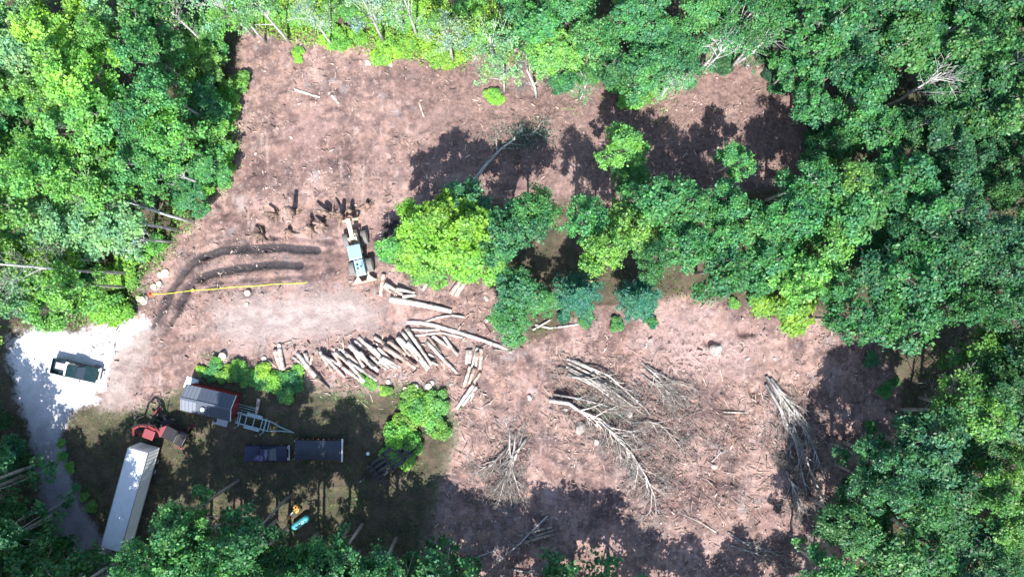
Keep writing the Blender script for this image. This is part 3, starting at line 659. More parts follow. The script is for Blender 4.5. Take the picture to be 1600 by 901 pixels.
carpet('ferns', 'bright yellow-green ferns along the left edge of the clearing', [(290,100),(352,140),(372,215),(372,270),(330,310),(280,372),(225,450),(195,505),(120,508),(105,470),(140,420),(215,385),(280,300),(290,200)], 26000, 1.2, TONE['yellow'], thr=.5)
carpet('yard_weeds', 'patchy yellow-green weeds round the logs, shed and parked trailers', [(310,560),(350,555),(480,590),(560,600),(640,600),(720,625),(715,700),(640,720),(600,640),(470,620),(380,610),(300,590)], 8000, .5, TONE['yellow'], (.08, .24), .85)
carpet('yard_grass', 'short patchy grass worn thin over the shaded yard', YARD, 42000, .14, (.085, .17, .05), (.07, .2), .62)
carpet('grass_fringe', 'ragged green grass fringing the white pad and drive island', [(98,676),(130,642),(215,645),(230,700),(190,760),(160,830),(140,805),(112,740)], 3500, .3, TONE['mid'], (.06, .2), .95)
carpet('wood_edge_weeds', 'scattered weeds on dirt beside the wood edges', [(850,110),(960,110),(1060,130),(1040,200),(930,180),(860,160)], 2500, .8, TONE['yellow'], (.1, .28), .85)
def sticks(n, poly, lr, wr, name, label, mat, dens=None, ang=None, zmax=.12):
    x, y = scatter(n, poly)
    if dens is not None: k = dens(x, y); x, y = x[k], y[k]
    n = len(x); a = rgd.uniform(0, 6.28, n) if ang is None else rgd.normal(ang, .7, n)
    L = lr[0] + (lr[1] - lr[0]) * rgd.uniform(0, 1, n) ** 3; Wd = wr[0] + (wr[1] - wr[0]) * rgd.uniform(0, 1, n) ** 2
    ti = rgd.normal(0, .12, n); T = np.stack([np.cos(a), np.sin(a), ti], 1); Sd = np.stack([-np.sin(a), np.cos(a), np.zeros(n)], 1); U = np.array([[0, 0, 1.0]])
    C = np.stack([x, y, hgt(x, y) + Wd * .35 + rgd.uniform(0, zmax, n)], 1)
    c4 = []
    for s1, s2, s3 in [(-1,-1,-1),(1,-1,-1),(1,1,-1),(-1,1,-1),(-1,-1,1),(1,-1,1),(1,1,1),(-1,1,1)]:
        c4.append(C + T * L[:, None] * .5 * s1 + Sd * Wd[:, None] * .5 * s2 * (1 if s1 < 0 else .6) + U * Wd[:, None] * .5 * s3)
    c4 = np.stack(c4, 1).reshape(-1, 3); idx = np.arange(n)[:, None, None] * 8 + np.array([[4,5,6,7],[0,1,5,4],[1,2,6,5],[2,3,7,6],[3,0,4,7]])[None]
    me = bpy.data.meshes.new(name); me.vertices.add(len(c4)); me.vertices.foreach_set('co', c4.astype(np.float32).ravel())
    idx = idx.reshape(-1).astype(np.int32); me.loops.add(len(idx)); me.loops.foreach_set('vertex_index', idx)
    me.polygons.add(len(idx) // 4); me.polygons.foreach_set('loop_start', np.arange(0, len(idx), 4, dtype=np.int32)); me.update(calc_edges=True); me.validate()
    me.materials.append(mat); return tag(link(name, me), label, 'wood debris', kind='stuff')
SL_ = [(860,545),(1090,560),(1200,600),(1300,600),(1310,820),(1050,800),(860,690),(720,640),(700,800),(760,800),(840,640)]
den = lambda x, y: (vn(x / 4, y / 4, 8) + .6 * vn(x / 1.1, y / 1.1, 4) + .25 * rgd.rand(len(x)) > .86) & (polydist(x, y, PALE) < .5)
sticks(22000, CLEAR, (.08, .75), (.04, .15), 'wood_debris', 'chips, bark and short sticks strewn over the reddish dirt', CHIP, den)
sticks(4500, SL_, (.25, 2.2), (.025, .07), 'twig_debris', 'thin broken twigs matted round the felled treetops', CHIP, None, -.8, .25)
sticks(800, [(420,540),(800,500),(800,650),(640,640),(420,600)], (.15, 1.6), (.05, .14), 'bark_debris', 'bark strips and slabs littered round the log rows', CHIP)
sticks(4200, BRUSHZ[0], (.3, 1.6), (.03, .09), 'brush_shade_litter', 'dark twigs and bark laid as painted shade under the largest felled trees', TWIG, None, -.8, .4)  # dense dark twigs added here and below as the brush piles' shade
sticks(2200, BRUSHZ[1], (.3, 1.5), (.03, .08), 'brush_shade_mat', 'dark twigs laid as painted shade under the long grey brush pile', TWIG, None, -1.1, .4)
sticks(1500, BRUSHZ[2], (.3, 1.4), (.03, .08), 'twig_shade_mat', 'dark twigs laid as painted shade under the heap of pale brush', TWIG, None, 1.4, .4)
# ------------------------------------------------------------------ logs
logs = []   # (p0,p1,r) already laid, for stacking
def log(a, b, r, mat, label, group, mid=None, name='log', stack=True):
    p0, p1 = on(*a), on(*b); n = 7; pts = []; rg = random.Random(int(a[0] * 31 + b[1] * 17))
    side = Vector((-(p1 - p0).y, (p1 - p0).x, 0)).normalized(); bow = rg.uniform(-.02, .02) * (p1 - p0).length
    seq = [p0] + [on(*q_) for q_ in (mid or [])] + [p1]
    for i in range(n):
        t_ = i / (n - 1); u = t_ * (len(seq) - 1); k = min(int(u), len(seq) - 2)
        q_ = seq[k].lerp(seq[k + 1], u - k) + side * bow * math.sin(t_ * 3.14)
        pts.append(q_)
    if stack:
        lift = [0.0, 0.0]
        for lp, lr_ in logs:
            for i, q_ in enumerate(pts):
                for s_ in lp:
                    if (q_.x - s_.x) ** 2 + (q_.y - s_.y) ** 2 < (r + lr_) ** 2 * .8:
                        e = i >= n // 2; lift[e] = max(lift[e], s_.z + lr_ * .75 - q_.z)
        lift = [min(q_, .9) for q_ in lift]
        for i, q_ in enumerate(pts): q_.z += r * .8 + lift[0] * (1 - i / (n - 1)) + lift[1] * i / (n - 1)
    else:
        for q_ in pts: q_.z += r * .8
    logs.append((pts, r))
    o_ = pts[n // 2].copy(); r *= 1.1
    mb = MB(); mb.tube([p - o_ for p in pts], [r * (1.08 - .26 * i / (n - 1)) * rg.uniform(.93, 1.07) for i in range(n)], 9)
    mb.m[-1] = 1; mb.m[-2] = 1
    ob = mb.build(name, [mat, ENDW], None, smooth=False, loc=o_)
    for f in ob.data.polygons: f.use_smooth = len(f.vertices) == 4
    return tag(ob, label, 'log', group)
ROW = [((430,546),(440,577),.26,'p'),((437,543),(445,577),.25,'w'),((458,557),(496,593),.15,'w'),((465,551),(498,589),.24,'w'),((496,588),(514,607),.17,'d'),((477,551),(483,567),.24,'w'),((489,554),(486,569),.16,'p'),
       ((495,545),(508,565),.16,'d'),((502,548),(513,570),.18,'w'),((505,554),(534,571),.22,'w'),((511,575),(527,580),.13,'p'),((518,543),(541,559),.17,'p'),((524,550),(550,568),.19,'w'),
       ((530,544),(556,563),.20,'w'),((537,572),(568,597),.19,'w'),((546,565),(572,595),.18,'w'),((545,562),(591,593),.19,'w'),((548,538),(592,579),.27,'w'),((554,532),(572,547),.20,'w'),((560,526),(593,557),.21,'w'),
       ((570,534),(606,557),.18,'w'),((577,555),(604,577),.18,'w'),((585,526),(602,537),.25,'p'),((584,535),(600,543),.15,'p'),((596,558),(621,575),.18,'w'),((594,562),(608,574),.16,'w'),((600,557),(628,572),.17,'w'),
       ((602,541),(651,574),.25,'p'),((608,532),(636,553),.24,'p'),((622,527),(654,555),.30,'w'),((629,518),(654,553),.20,'w'),((636,513),(675,569),.23,'w'),((639,533),(672,574),.18,'w'),((657,560),(670,577),.16,'w'),
       ((668,524),(689,552),.18,'d'),((668,533),(715,582),.20,'w'),((676,524),(703,543),.22,'w'),((693,524),(716,554),.19,'w'),((670,552),(679,557),.14,'w'),((676,565),(684,569),.14,'w')]
MATW = {'w': LOGW, 'p': LOGP, 'd': LOGD}; CW = {'w': 'pale grey', 'p': 'pinkish', 'd': 'dark brown'}
_g = random.Random(9)
for _i in range(20):
    _x = 500 + _i * 7.5 + _g.uniform(-3, 3); _y = 552 - (_i * 1.2) + _g.uniform(-6, 8); _l = _g.uniform(22, 42); _a = _g.uniform(.75, 1.05)
    ROW.append(((_x, _y), (_x + _l * math.cos(_a), _y + _l * math.sin(_a)), _g.uniform(.14, .21), _g.choice('wwwpd')))
ROW.sort(key=lambda q_: q_[0][0] + q_[1][0])
for i, (a, b, r, c_) in enumerate(ROW):
    Lm = math.hypot(a[0] - b[0], a[1] - b[1]) / S
    ow = 'first ' if i == 0 else ordw(i)
    log(a, b, r, MATW[c_], f"{'long' if Lm > 3.6 else ('short' if Lm < 1.9 else 'mid-length')} {CW[c_]} log, {ow}counting from the left in the long slanting log row", 'logs of the long row')
STK = [((730.5,546),(729,568),.22,'w','short pale log at the upper left of the upright stack'),((735.5,546),(733.5,567),.20,'w','short pale log beside the upper left log of the upright stack'),
       ((746,542),(737,573),.19,'w','slanting pale log down the centre of the upright stack'),((746.5,549),(743.5,571),.20,'p','pinkish log in the upper middle of the upright stack'),
       ((752,544),(750,576),.24,'p','thick pinkish log at the upper right of the upright stack'),((735,570),(724,603),.20,'w','long pale log on the left side of the upright stack'),
       ((741.5,574),(733,598),.21,'p','pinkish log in the middle of the upright stack'),((751,581),(736,604),.19,'p','pinkish log on the right side of the upright stack'),
       ((740,600),(713.5,638),.22,'w','longest pale log slanting to the lower end of the upright stack'),((745,603),(723,633),.17,'w','slim pale log beside the longest log of the upright stack'),
       ((741,611),(735,626),.10,'w','thin stick-like log at the lower right of the upright stack')]
for a, b, r, c_, lb in STK: log(a, b, r, MATW[c_], lb, 'logs of the upright stack')
for a, b, r, c_, lb, md in [((610,467),(706,486),.33,'w','long thick lone log on open dirt below the skidder',None),((600,428),(595,463),.24,'p','pinkish upright log by the skidder blade',None),
      ((600,446),(611,456),.18,'p','short pinkish log beside the upright log near the skidder',None),((603,443),(629,460),.22,'w','pale log running from the upright log by the skidder',None),
      ((621,451),(649,457),.20,'w','bent grey log lying under the young trees',None),((630,463),(651,461),.17,'w','short horizontal pale log just above the long lone log',None),
      ((669,441),(661,453),.20,'p','short leaning pale log poking from the lime saplings',None),((719,439),(704.5,459),.30,'p','left of two thick pale logs side by side under the saplings',None),
      ((725,442),(712.5,462),.30,'p','right of two thick pale logs side by side under the saplings',None),
      ((636,503),(800,549),.24,'w','very long pale stem running along the top of the log row',[(662,505),(691,513),(731,525),(775,539)]),((663,503),(726,495),.15,'w','curved thin pale stem forking from the very long stem',[(682,497),(707,493)]),
      ((642,514),(687,514),.14,'w','thin straight pale stem just under the very long stem',[(670,515)]),((649,524),(723,527),.13,'w','thin bowed pale stem above the right of the log row',[(672,520),(689,518)]),
      ((804,838),(862,822),.17,'d','upper of three dark logs in the bottom shade',None),((826,840),(867,826),.17,'d','middle of three dark logs in the bottom shade',None),((818,846),(866,833),.17,'d','lower of three dark logs in the bottom shade',None),
      ((780,876),(855,805),.11,'w','slender pale stem crossing the three dark logs in the bottom shade',[(812,850)]),((800,548),(770,545),.12,'d','dark stem at the right end of the very long stem',None),
      ((406,622),(401,652),.20,'p','pinkish log standing out of weeds beside the metal log trailer',None),((836,507),(910,505),.13,'w','pale bent branch log lying below the teal pines',[(860,511)]),
      ((832,515),(862,498),.12,'w','short pale branch crossing the bent branch below the teal pines',None),((1130,643),(1172,644),.10,'w','thin white stick on red dirt by the shade edge',None),
      ((646,392),(651,405),.22,'w','small pale log among the lime saplings',None),((461,140),(500,152),.14,'w','thin pale log in the upper dirt clearing',None),((519,150),(530,162),.18,'w','short pale log in the upper dirt clearing below the thin one',None),
      ((655,160),(662,182),.12,'p','thin pinkish stick-log by the tree shadow in the upper clearing',None),((214,655),(228,648),.1,'d','dark stick beside the red loader',None)]:
    log(a, b, r, MATW[c_], lb, None, md)
# ------------------------------------------------------------------ felled trees and brush
def felled(path, r, label, seed, mat, lev=2, nb=9, length=3.2, spread=.6, leaves=None, start=.3, group=None, zlift=.25, name='felled_tree', n=4):
    rg = random.Random(seed); P = [on(*q_) for q_ in path]; o_ = P[0].copy(); root = empty(name, o_, 0, label, 'felled tree', group)
    P = [p - o_ + Vector((0, 0, r * .8 + zlift * (i > 0) * rg.uniform(.6, 1.3))) for i, p in enumerate(P)]
    k = len(P); mb = MB(); mb.tube(P, [r * (1 - .82 * i / (k - 1)) for i in range(k)], 8); mb.build('trunk', mat, root, smooth=True)
    mb = MB(); tips = []
    for i in range(nb):
        t_ = start + (1 - start) * (i + rg.random()) / nb; u = t_ * (k - 1); j = min(int(u), k - 2); s0 = P[j].lerp(P[j + 1], u - j)
        dv = (P[j + 1] - P[j]).normalized(); a = rg.choice([-1, 1]) * rg.uniform(.2, .8) * spread / .6
        sd = Vector((-dv.y, dv.x, 0)); nd = dv * math.cos(a) + sd * math.sin(a) + Vector((0, 0, rg.uniform(-.08, .38)))
        Lb = length * (1.15 - t_ * .6) * rg.uniform(.6, 1.2); branches(mb, s0, nd, Lb, r * (.5 - .22 * t_), lev, rg, .28, n, .05, spread); tips.append(s0 + nd * Lb * .7)
    mb.build('branches', [mat, TWIG], root)
    if leaves:
        rg2 = np.random.RandomState(seed); T = np.array([tuple(q_) for q_ in tips]); kk = rg2.randint(0, len(T), leaves[1])
        C = T[kk] + rg2.normal(size=(leaves[1], 3)) * np.array([.8, .8, .35]); C[:, 2] = np.maximum(C[:, 2], .08)
        f = link('foliage', np_mesh('foliage', cards(C, np.array([[0, 0, 1.0]]) + rg2.normal(size=(leaves[1], 3)) * .5, rg2.uniform(.12, .3, leaves[1]), rg2.uniform(.08, .2, leaves[1]), rg2).reshape(-1, 3), 4, [LEAF]), root); f.color = leaves[0] + (1,)
    return root
bund = [((886,560),(930,580),(985,612)),((888,566),(935,590),(1000,632)),((885,572),(930,596),(990,634)),((890,577),(925,598),(975,628)),((887,583),(930,602),(960,625)),((895,562),(950,585),(1010,640)),((900,580),(945,600),(1003,645)),((886,587),(920,590),(950,612))]
bl = ['topmost', 'second from the top', 'third from the top', 'fourth from the top', 'fifth from the top', 'longest', 'inner long', 'bottom']
for i, q_ in enumerate(bund): felled(q_, .19, f'{bl[i]} slim pale stem in the bundle of bare treetops', 40 + i, SLASH, 2, 7, 2.0, .4, None, .35, 'stems of the bundled treetops', .25 + .13 * i, n=3)
b2 = [((1002,566),(1030,590),(1070,622)),((1006,574),(1030,598),(1058,628)),((1003,584),(1025,602),(1042,628)),((1010,570),(1050,595),(1085,606))]
for i, q_ in enumerate(b2): felled(q_, .16, f"{['uppermost','second','lowest','rightmost'][i]} stem of the small branching heap right of the bundled treetops", 60 + i, SLASH, 2, 10, 2.0, .6, None, .25, 'stems of the small branching heap', .5, n=4)
felled([(858,625),(888,629),(906,641),(940,655),(962,682),(985,705),(1008,742),(1022,775)], .27, 'largest felled tree with white forking branches spread over red dirt', 70, SLASH, 3, 22, 4.4, .62, None, .25, zlift=.5)
felled([(866,616),(905,622),(945,632),(985,660)], .15, 'felled treetop with a few wilted green leaves behind the largest felled tree', 71, SLASHG, 2, 9, 2.4, .5, ((.05, .14, .06), 260), .2)
felled([(987,660),(1012,657),(1030,662),(1050,680),(1070,708)], .15, 'short thick white limb lying right of the largest felled tree', 72, SLASH, 2, 8, 2.6, .6)
for i, q_ in enumerate([((806,672),(803,700),(791,735),(780,780)),((818,672),(806,712),(793,750),(800,785)),((797,668),(796,695),(800,730),(812,770)),((822,684),(810,700),(795,735),(770,770)),((800,690),(770,722),(745,735))]):
    felled(q_, .15, f"{['longest','central','left','right','lowest left'][i]} stem in the heap of pale brush", 80 + i, SLASH, 2, 12, 2.6, .55, None, .3, 'stems of the pale brush heap', .6)
for i, q_ in enumerate([((1197,587),(1222,625),(1252,668)),((1200,593),(1228,640),(1246,690),(1275,760),(1288,800)),((1196,600),(1218,640),(1240,690),(1258,770)),((1204,590),(1240,640),(1265,690),(1285,740)),((1238,690),(1222,712)),((1228,735),(1240,765),(1246,800))]):
    felled(q_, .22, f"{['top','longest','left','right','short side','lowest'][i]} stem of the long grey brush pile", 90 + i, SLASHG if i else SLASH, 2, 13, 2.4, .45, None, .2, 'stems of the long grey brush pile', .6)
for i, q_ in enumerate([((1136,829),(1165,848),(1200,860)),((1148,842),(1190,855),(1250,878)),((1140,850),(1180,862),(1225,885))]):
    felled(q_, .14, f"{['upper','middle','lower'][i]} of the grey tops lying by the bottom edge", 100 + i, SLASHG, 2, 7, 2.2, .5, None, .3, 'grey tops by the bottom edge')
felled([(800,888),(830,893),(862,899)], .12, 'thin grey branch pile at the bottom edge below the crossed logs', 104, SLASHG, 2, 9, 2.0, .6)
felled([(742,870),(770,860),(800,845)], .1, 'dark thin treetop lying left of the crossed logs in bottom shade', 105, SLASHG, 2, 8, 2.2, .6)
felled([(728,300),(757,262),(782,234),(810,215),(845,207)], .26, 'dark felled tree with sparse leaves lying in the upper tree shade', 106, SLASHG, 2, 9, 3.2, .7, ((.04, .12, .08), 900), .45)
felled([(895,143),(878,132),(852,122)], .14, 'bare branched top with white limbs at the wood edge near the top', 107, SLASH, 2, 8, 2.4, .7)
felled([(1118,830),(1090,812),(1060,800)], .07, 'thin scattered branch on the lower dirt slope', 108, SLASH, 1, 5, 1.4)
felled([(1112,720),(1125,705),(1110,690)], .1, 'small broken branch on red dirt near the shade', 109, SLASHG, 2, 6, 1.6)

# ------------------------------------------------------------------ stumps, root wads, boulders
stl = []
def stump(px, py, r, h, desc):
    root = empty('tree_stump', on(px, py), rng.uniform(0, 6), None, 'stump', 'cut stumps'); root['category'] = 'stump'
    mb = MB(); n = 11; V = []
    for z, k in ((-.1, 1.55), (.08, 1.25), (h * .5, 1.03), (h, 1.0)):
        for j in range(n): a = 6.283 * j / n; q_ = r * k * (1 + .13 * math.sin(3 * a + k * 2) * (k - .8)); V.append((q_ * math.cos(a), q_ * math.sin(a), z))
    mb.add(V, [(i*n + j, i*n + (j+1) % n, (i+1)*n + (j+1) % n, (i+1)*n + j) for i in range(3) for j in range(n)])
    mb.build('stump_bark', BARK, root, smooth=True)
    mb = MB(); mb.tube([(0, 0, h - .03), (0, 0, h + .025)], r * .96, n); mb.build('cut_face', ENDW_P, root)
    stl.append((root, (px, py), desc))
ENDW_P = wood_mat('pale_cut_wood', (.78, .66, .52), (.62, .50, .37), 5)
for x, y, r, h in [(259,426,.46,.3),(251,430,.42,.28),(249,443,.36,.25),(241,448,.38,.25),(225,468,.42,.3),(218,466,.32,.25),(350,556,.5,.6),(437,540,.25,.3),(386,458,.4,.55),(386,475,.25,.15),(670,603,.42,.4),(650,604,.35,.35),(633,607,.28,.3),
                   (607,596,.3,.35),(575,99,.3,.2),(413,560,.3,.3),(610,100,.3,.3)]: stump(x, y, r, h, 'round pale cut stump' if r > .34 else 'small pale cut stump')
auto_label(stl)
rw = []
def rootwad(px, py, h, seed, desc, lean=(0, 0), fork=False):
    rg = random.Random(seed); root = empty('uprooted_stump', on(px, py), 0, None, 'stump', 'uprooted stumps'); mb = MB()
    top = Vector((lean[0], lean[1], h)); mb.tube([(0, 0, -.2), top * .5 + Vector((.08, 0, 0)), top], [.42, .30, .24], 8)
    if fork: mb.tube([top * .4, top * .7 + Vector((-.7, .2, 0)), top + Vector((-1.1, .2, -.2))], [.26, .22, .15], 7)
    mb.build('stem', ROOTW, root, smooth=True); mb = MB()
    for i in range(11):
        a = rg.uniform(0, 6.28); L = rg.uniform(.7, 1.5); z = rg.uniform(.05, .5)
        mb.tube([(0, 0, .1), (L * .5 * math.cos(a), L * .5 * math.sin(a), z), (L * math.cos(a + .3), L * math.sin(a + .3), z * .5)], [.14, .09, .03], 5)
    mb.build('roots', ROOTW, root); rw.append((root, (px, py), desc))
for i, (x, y, h, ln, fk) in enumerate([(410,368,2.6,(-.8,.1),0),(432,336,2.4,(-.9,.1),0),(459,332,3.4,(.25,.1),0),(487,358,3.6,(0,0),0),(452,362,1.0,(0,0),0),(516,336,3.0,(-.5,.2),1),(534,338,3.2,(.3,0),1),(549,333,3.4,(.2,.1),0),(575,322,1.2,(0,.1),0),(505,352,1.6,(.2,0),1)]):
    rootwad(x, y, h * (.62 + .07 * (i * 3 % 7)), i, ('tall' if h > 3 else ('low' if h < 1.7 else 'leaning')) + ' dirt-crusted uprooted ' + ('forked stump' if fk else 'stump'), ln, fk)
auto_label(rw)
bo = []
import bmesh
def boulder(px, py, r, seed, desc, flat=.7, rz=0, sx=1):
    bm = bmesh.new(); bmesh.ops.create_icosphere(bm, subdivisions=3, radius=1); rg = np.random.RandomState(seed)
    pl = [(Vector(rg.normal(size=3)).normalized(), rg.uniform(.62, .9)) for _ in range(9)]
    for v in bm.verts:
        for n_, d_ in pl:
            q_ = v.co.dot(n_)
            if q_ > d_: v.co -= n_ * (q_ - d_)
        v.co *= 1 + rg.uniform(-.025, .025); v.co = Vector((v.co.x * r * sx, v.co.y * r, v.co.z * r * flat))
    me = bpy.data.meshes.new('boulder'); bm.to_mesh(me); bm.free(); me.materials.append(ROCK)
    o = link('boulder', me); o.location = on(px, py) + Vector((0, 0, r * flat * .25)); o.rotation_euler = (0, 0, rz); tag(o, None, 'rock', 'loose rocks'); bo.append((o, (px, py), desc))
for i, (x, y, r, d_) in enumerate([(1120,546,.95,'large pale boulder'),(906,668,.9,'large pale angular rock'),(828,621,.55,'pale block-like rock'),(934,663,.55,'pale angular rock'),(983,648,.7,'pinkish angular rock'),(1022,663,.5,'white angular rock'),
        (883,640,.5,'grey rock'),(760,500,.5,'white rock'),(932,690,.6,'flat pale rock'),(1115,728,.5,'grey rock'),(1168,560,.4,'small pale rock'),(760,466,.6,'grey white rock'),(826,448,.6,'grey rock'),(830,443,.45,'pale rock'),
        (1033,815,.3,'small pale stone'),(434,200,.35,'small pale stone'),
        (660,620,.55,'pale rounded rock'),(675,598,.5,'pale rounded rock'),(690,612,.4,'pinkish rock'),(705,600,.35,'pinkish rock'),(400,240,.35,'small grey stone'),(455,215,.3,'small grey stone'),(1000,430,.5,'grey rock'),(990,440,.45,'pale rock'),(840,462,.5,'pale rock'),
        (1245,585,.3,'small pale stone'),(920,628,.45,'brown rock'),(812,735,.3,'small pale stone'),(1210,560,.35,'small pale stone')]): boulder(x, y, r * (.85 if r > .7 else .66), i, d_, .7, i, 1.2)
auto_label(bo)

# ------------------------------------------------------------------ vehicles
BLACK = paint('black_rubber', (.025, .025, .027), .8, 0, .45, (.16, .12, .09)); DARKM = paint('dark_steel', (.045, .047, .05), .5, .6, .3); STEEL = paint('bare_steel', (.42, .43, .44), .4, .8, .3)
GLASS = paint('dark_glass', (.03, .045, .06), .06, 0, .12); WHITEP = paint('white_paint', (.78, .78, .77), .4, 0, .10, (.45, .42, .38)); LAMP = paint('clear_lamp', (.75, .76, .78), .15, 0, .05); REDL = paint('red_lamp', (.45, .02, .02), .25, 0, .05)
def wheel(parent, x, y, r, wdt, n=24, lug=0, rimmat=None):
    mb = MB(); h = wdt / 2; mb.lathe_y((0, 0, 0), [(r*.55, -h*.9), (r*.86, -h), (r*.97, -h*.8), (r, -h*.4), (r, h*.4), (r*.97, h*.8), (r*.86, h), (r*.55, h*.9), (r*.55, -h*.9)], n)
    if lug:
        for k in range(lug):
            a = 6.283 * k / lug
            for s_ in (-1, 1):
                aa = a + (.5 * 6.283 / lug if s_ > 0 else 0)
                mb.box((r * 1.01 * math.cos(aa), s_ * h * .5, r * 1.01 * math.sin(aa)), (.09, h * .95, .10), (0, -aa, .0), 1)
    o = mb.build('wheel', BLACK, parent, smooth=False, loc=(x, y, r))
    mb = MB(); mb.lathe_y((0, 0, 0), [(.02, h*.55), (r*.3, h*.6), (r*.5, h*.75), (r*.56, h*.9), (r*.56, -h*.9), (r*.5, -h*.75), (r*.3, -h*.6), (.02, -h*.55)], 18)
    mb.build('rim', rimmat or STEEL, o); return o
def arc(cx, cz, r, a0, a1, n=8): return [(cx + r * math.cos(a0 + (a1 - a0) * i / n), cz + r * math.sin(a0 + (a1 - a0) * i / n)) for i in range(n + 1)]
def pickup(px, py, rz, label, body, cover=None, bumper=None, Lk=1.0, roof=None):
    root = empty('pickup_truck', on(px, py), rz, label, 'pickup truck'); root.scale = (Lk, 1, 1)
    wr = .41; hw = .95
    # chassis sides with wheel arches: nose forward (+x)
    prof = [(-2.85, .55)] + arc(-1.75, .45, .52, math.pi, 0) + arc(1.85, .45, .52, math.pi, 0) + [(2.85, .5), (2.9, .85), (2.8, 1.02), (1.35, 1.14), (-.62, 1.12), (-.62, .72), (-2.85, .72)]
    MB().prism(prof, lambda z: hw - .05 * max(0, z - .7)).build('body', body, root, bevel=.04)
    mb = MB()
    for s_ in (-1, 1): mb.box((-1.75, s_ * .90, .93), (2.2, .12, .44))
    mb.box((-.68, 0, .94), (.08, 1.68, .44)); mb.build('bed_side', body, root, bevel=.02)
    o = MB().box((-2.82, 0, .93), (.08, 1.66, .46)).build('tailgate', body, root, bevel=.02); MB().box((-2.865, 0, 1.0), (.02, .22, .06)).build('handle', DARKM, o)
    MB().prism([(-.62, 1.1), (1.45, 1.12), (.62, 1.84), (.2, 1.90), (-.3, 1.88), (-.56, 1.80)], lambda z: .90 - .22 * max(0, z - 1.12)).build('cab', roof or body, root, bevel=.05)
    MB().add([(1.43, -.78, 1.16), (1.43, .78, 1.16), (.70, .64, 1.80), (.70, -.64, 1.80)], [(0, 1, 2, 3)], Matrix.Translation((.025, 0, .02))).build('windshield', GLASS, root)
    MB().add([(-.63, -.7, 1.25), (-.63, .7, 1.25), (-.585, .6, 1.74), (-.585, -.6, 1.74)], [(3, 2, 1, 0)], Matrix.Translation((-.02, 0, 0))).build('rear_window', GLASS, root)
    for s_ in (-1, 1):
        V = [(-.45, s_*.875, 1.24), (1.1, s_*.875, 1.24), (.62, s_*.765, 1.74), (-.42, s_*.765, 1.74)]
        MB().add(V, [(0, 1, 2, 3)], Matrix.Translation((0, s_ * .012, 0))).build('side_window', GLASS, root)
        MB().box((1.02, s_ * 1.05, 1.22), (.12, .2, .2)).build('mirror', DARKM, root, bevel=.03)
        MB().box((2.86, s_ * .72, .84), (.08, .34, .18)).build('headlight', LAMP, root, bevel=.02)
        MB().box((-2.85, s_ * .88, .95), (.07, .11, .34)).build('taillight', REDL, root, bevel=.01)
        MB().box((.25, s_ * .955, .9), (1.7, .02, .03)).build('door_trim', DARKM, root)
    MB().box((2.95, 0, .55), (.16, 1.86, .24)).build('front_bumper', bumper or STEEL, root, bevel=.04); MB().box((-2.95, 0, .58), (.14, 1.8, .18)).build('rear_bumper', STEEL, root, bevel=.03)
    MB().box((2.9, 0, .80), (.05, 1.0, .22)).build('grille', DARKM, root)
    for x in (-1.75, 1.85):
        for s_ in (-1, 1): wheel(root, x, s_ * .80, wr, .26, rimmat=STEEL)
    if cover: MB().box((-1.74, 0, 1.175), (2.12, 1.76, .05)).build('bed_cover', cover, root, bevel=.02)
    return root
TEALP = paint('dark_teal_paint', (.008, .030, .034), .22, .2, .2, (.10, .12, .13)); NAVY = paint('navy_paint', (.012, .016, .055), .22, .2, .18, (.06, .06, .07))
pt = pickup(124, 577, R(-13), 'dark green pickup with loaded open bed parked on the white gravel pad', TEALP, bumper=WHITEP)
# load in the bed (two separate things)
def in_bed(name, label, cat, x, y, z, fn):
    r_ = empty(name, pt.matrix_basis @ Vector((x, y, z)), R(-13), label, cat); fn(r_)
def _tarp(r_):
    mb = MB(); mb.prism([(-.6, 0), (.55, 0), (.62, .2), (.3, .34), (-.1, .3), (-.45, .36), (-.62, .18)], lambda z: .5 - .3 * z); mb.build('tarp', paint('lilac_tarp', (.42, .33, .42), .7, 0, .3), r_, bevel=.06)
    mb = MB(); mb.tube([(-.3, -.5, .02), (-.32, 0, .38), (-.3, .5, .02)], .02, 5); mb.tube([(.2, -.5, .02), (.2, 0, .36), (.2, .5, .02)], .02, 5); mb.build('strap', DARKM, r_)
in_bed('tarp_bundle', 'lilac grey tarp bundle lying in the bed of the green pickup', 'bundle', -1.9, .15, .73, _tarp)
def _tool(r_):
    MB().box((0, 0, .16), (.42, 1.62, .32)).build('box_body', WHITEP, r_, bevel=.02); MB().box((0, 0, .345), (.46, 1.66, .05)).build('lid', WHITEP, r_, bevel=.02)
    for s_ in (-1, 1): MB().box((-.24, s_ * .5, .30), (.03, .16, .06)).build('latch', DARKM, r_)
in_bed('toolbox', 'white crossbed toolbox behind the cab of the green pickup', 'toolbox', -.98, 0, .73, _tool)
pickup(420, 705, R(0), 'navy blue pickup with covered bed parked in the shaded yard', NAVY, cover=NAVY, bumper=WHITEP, Lk=.92)

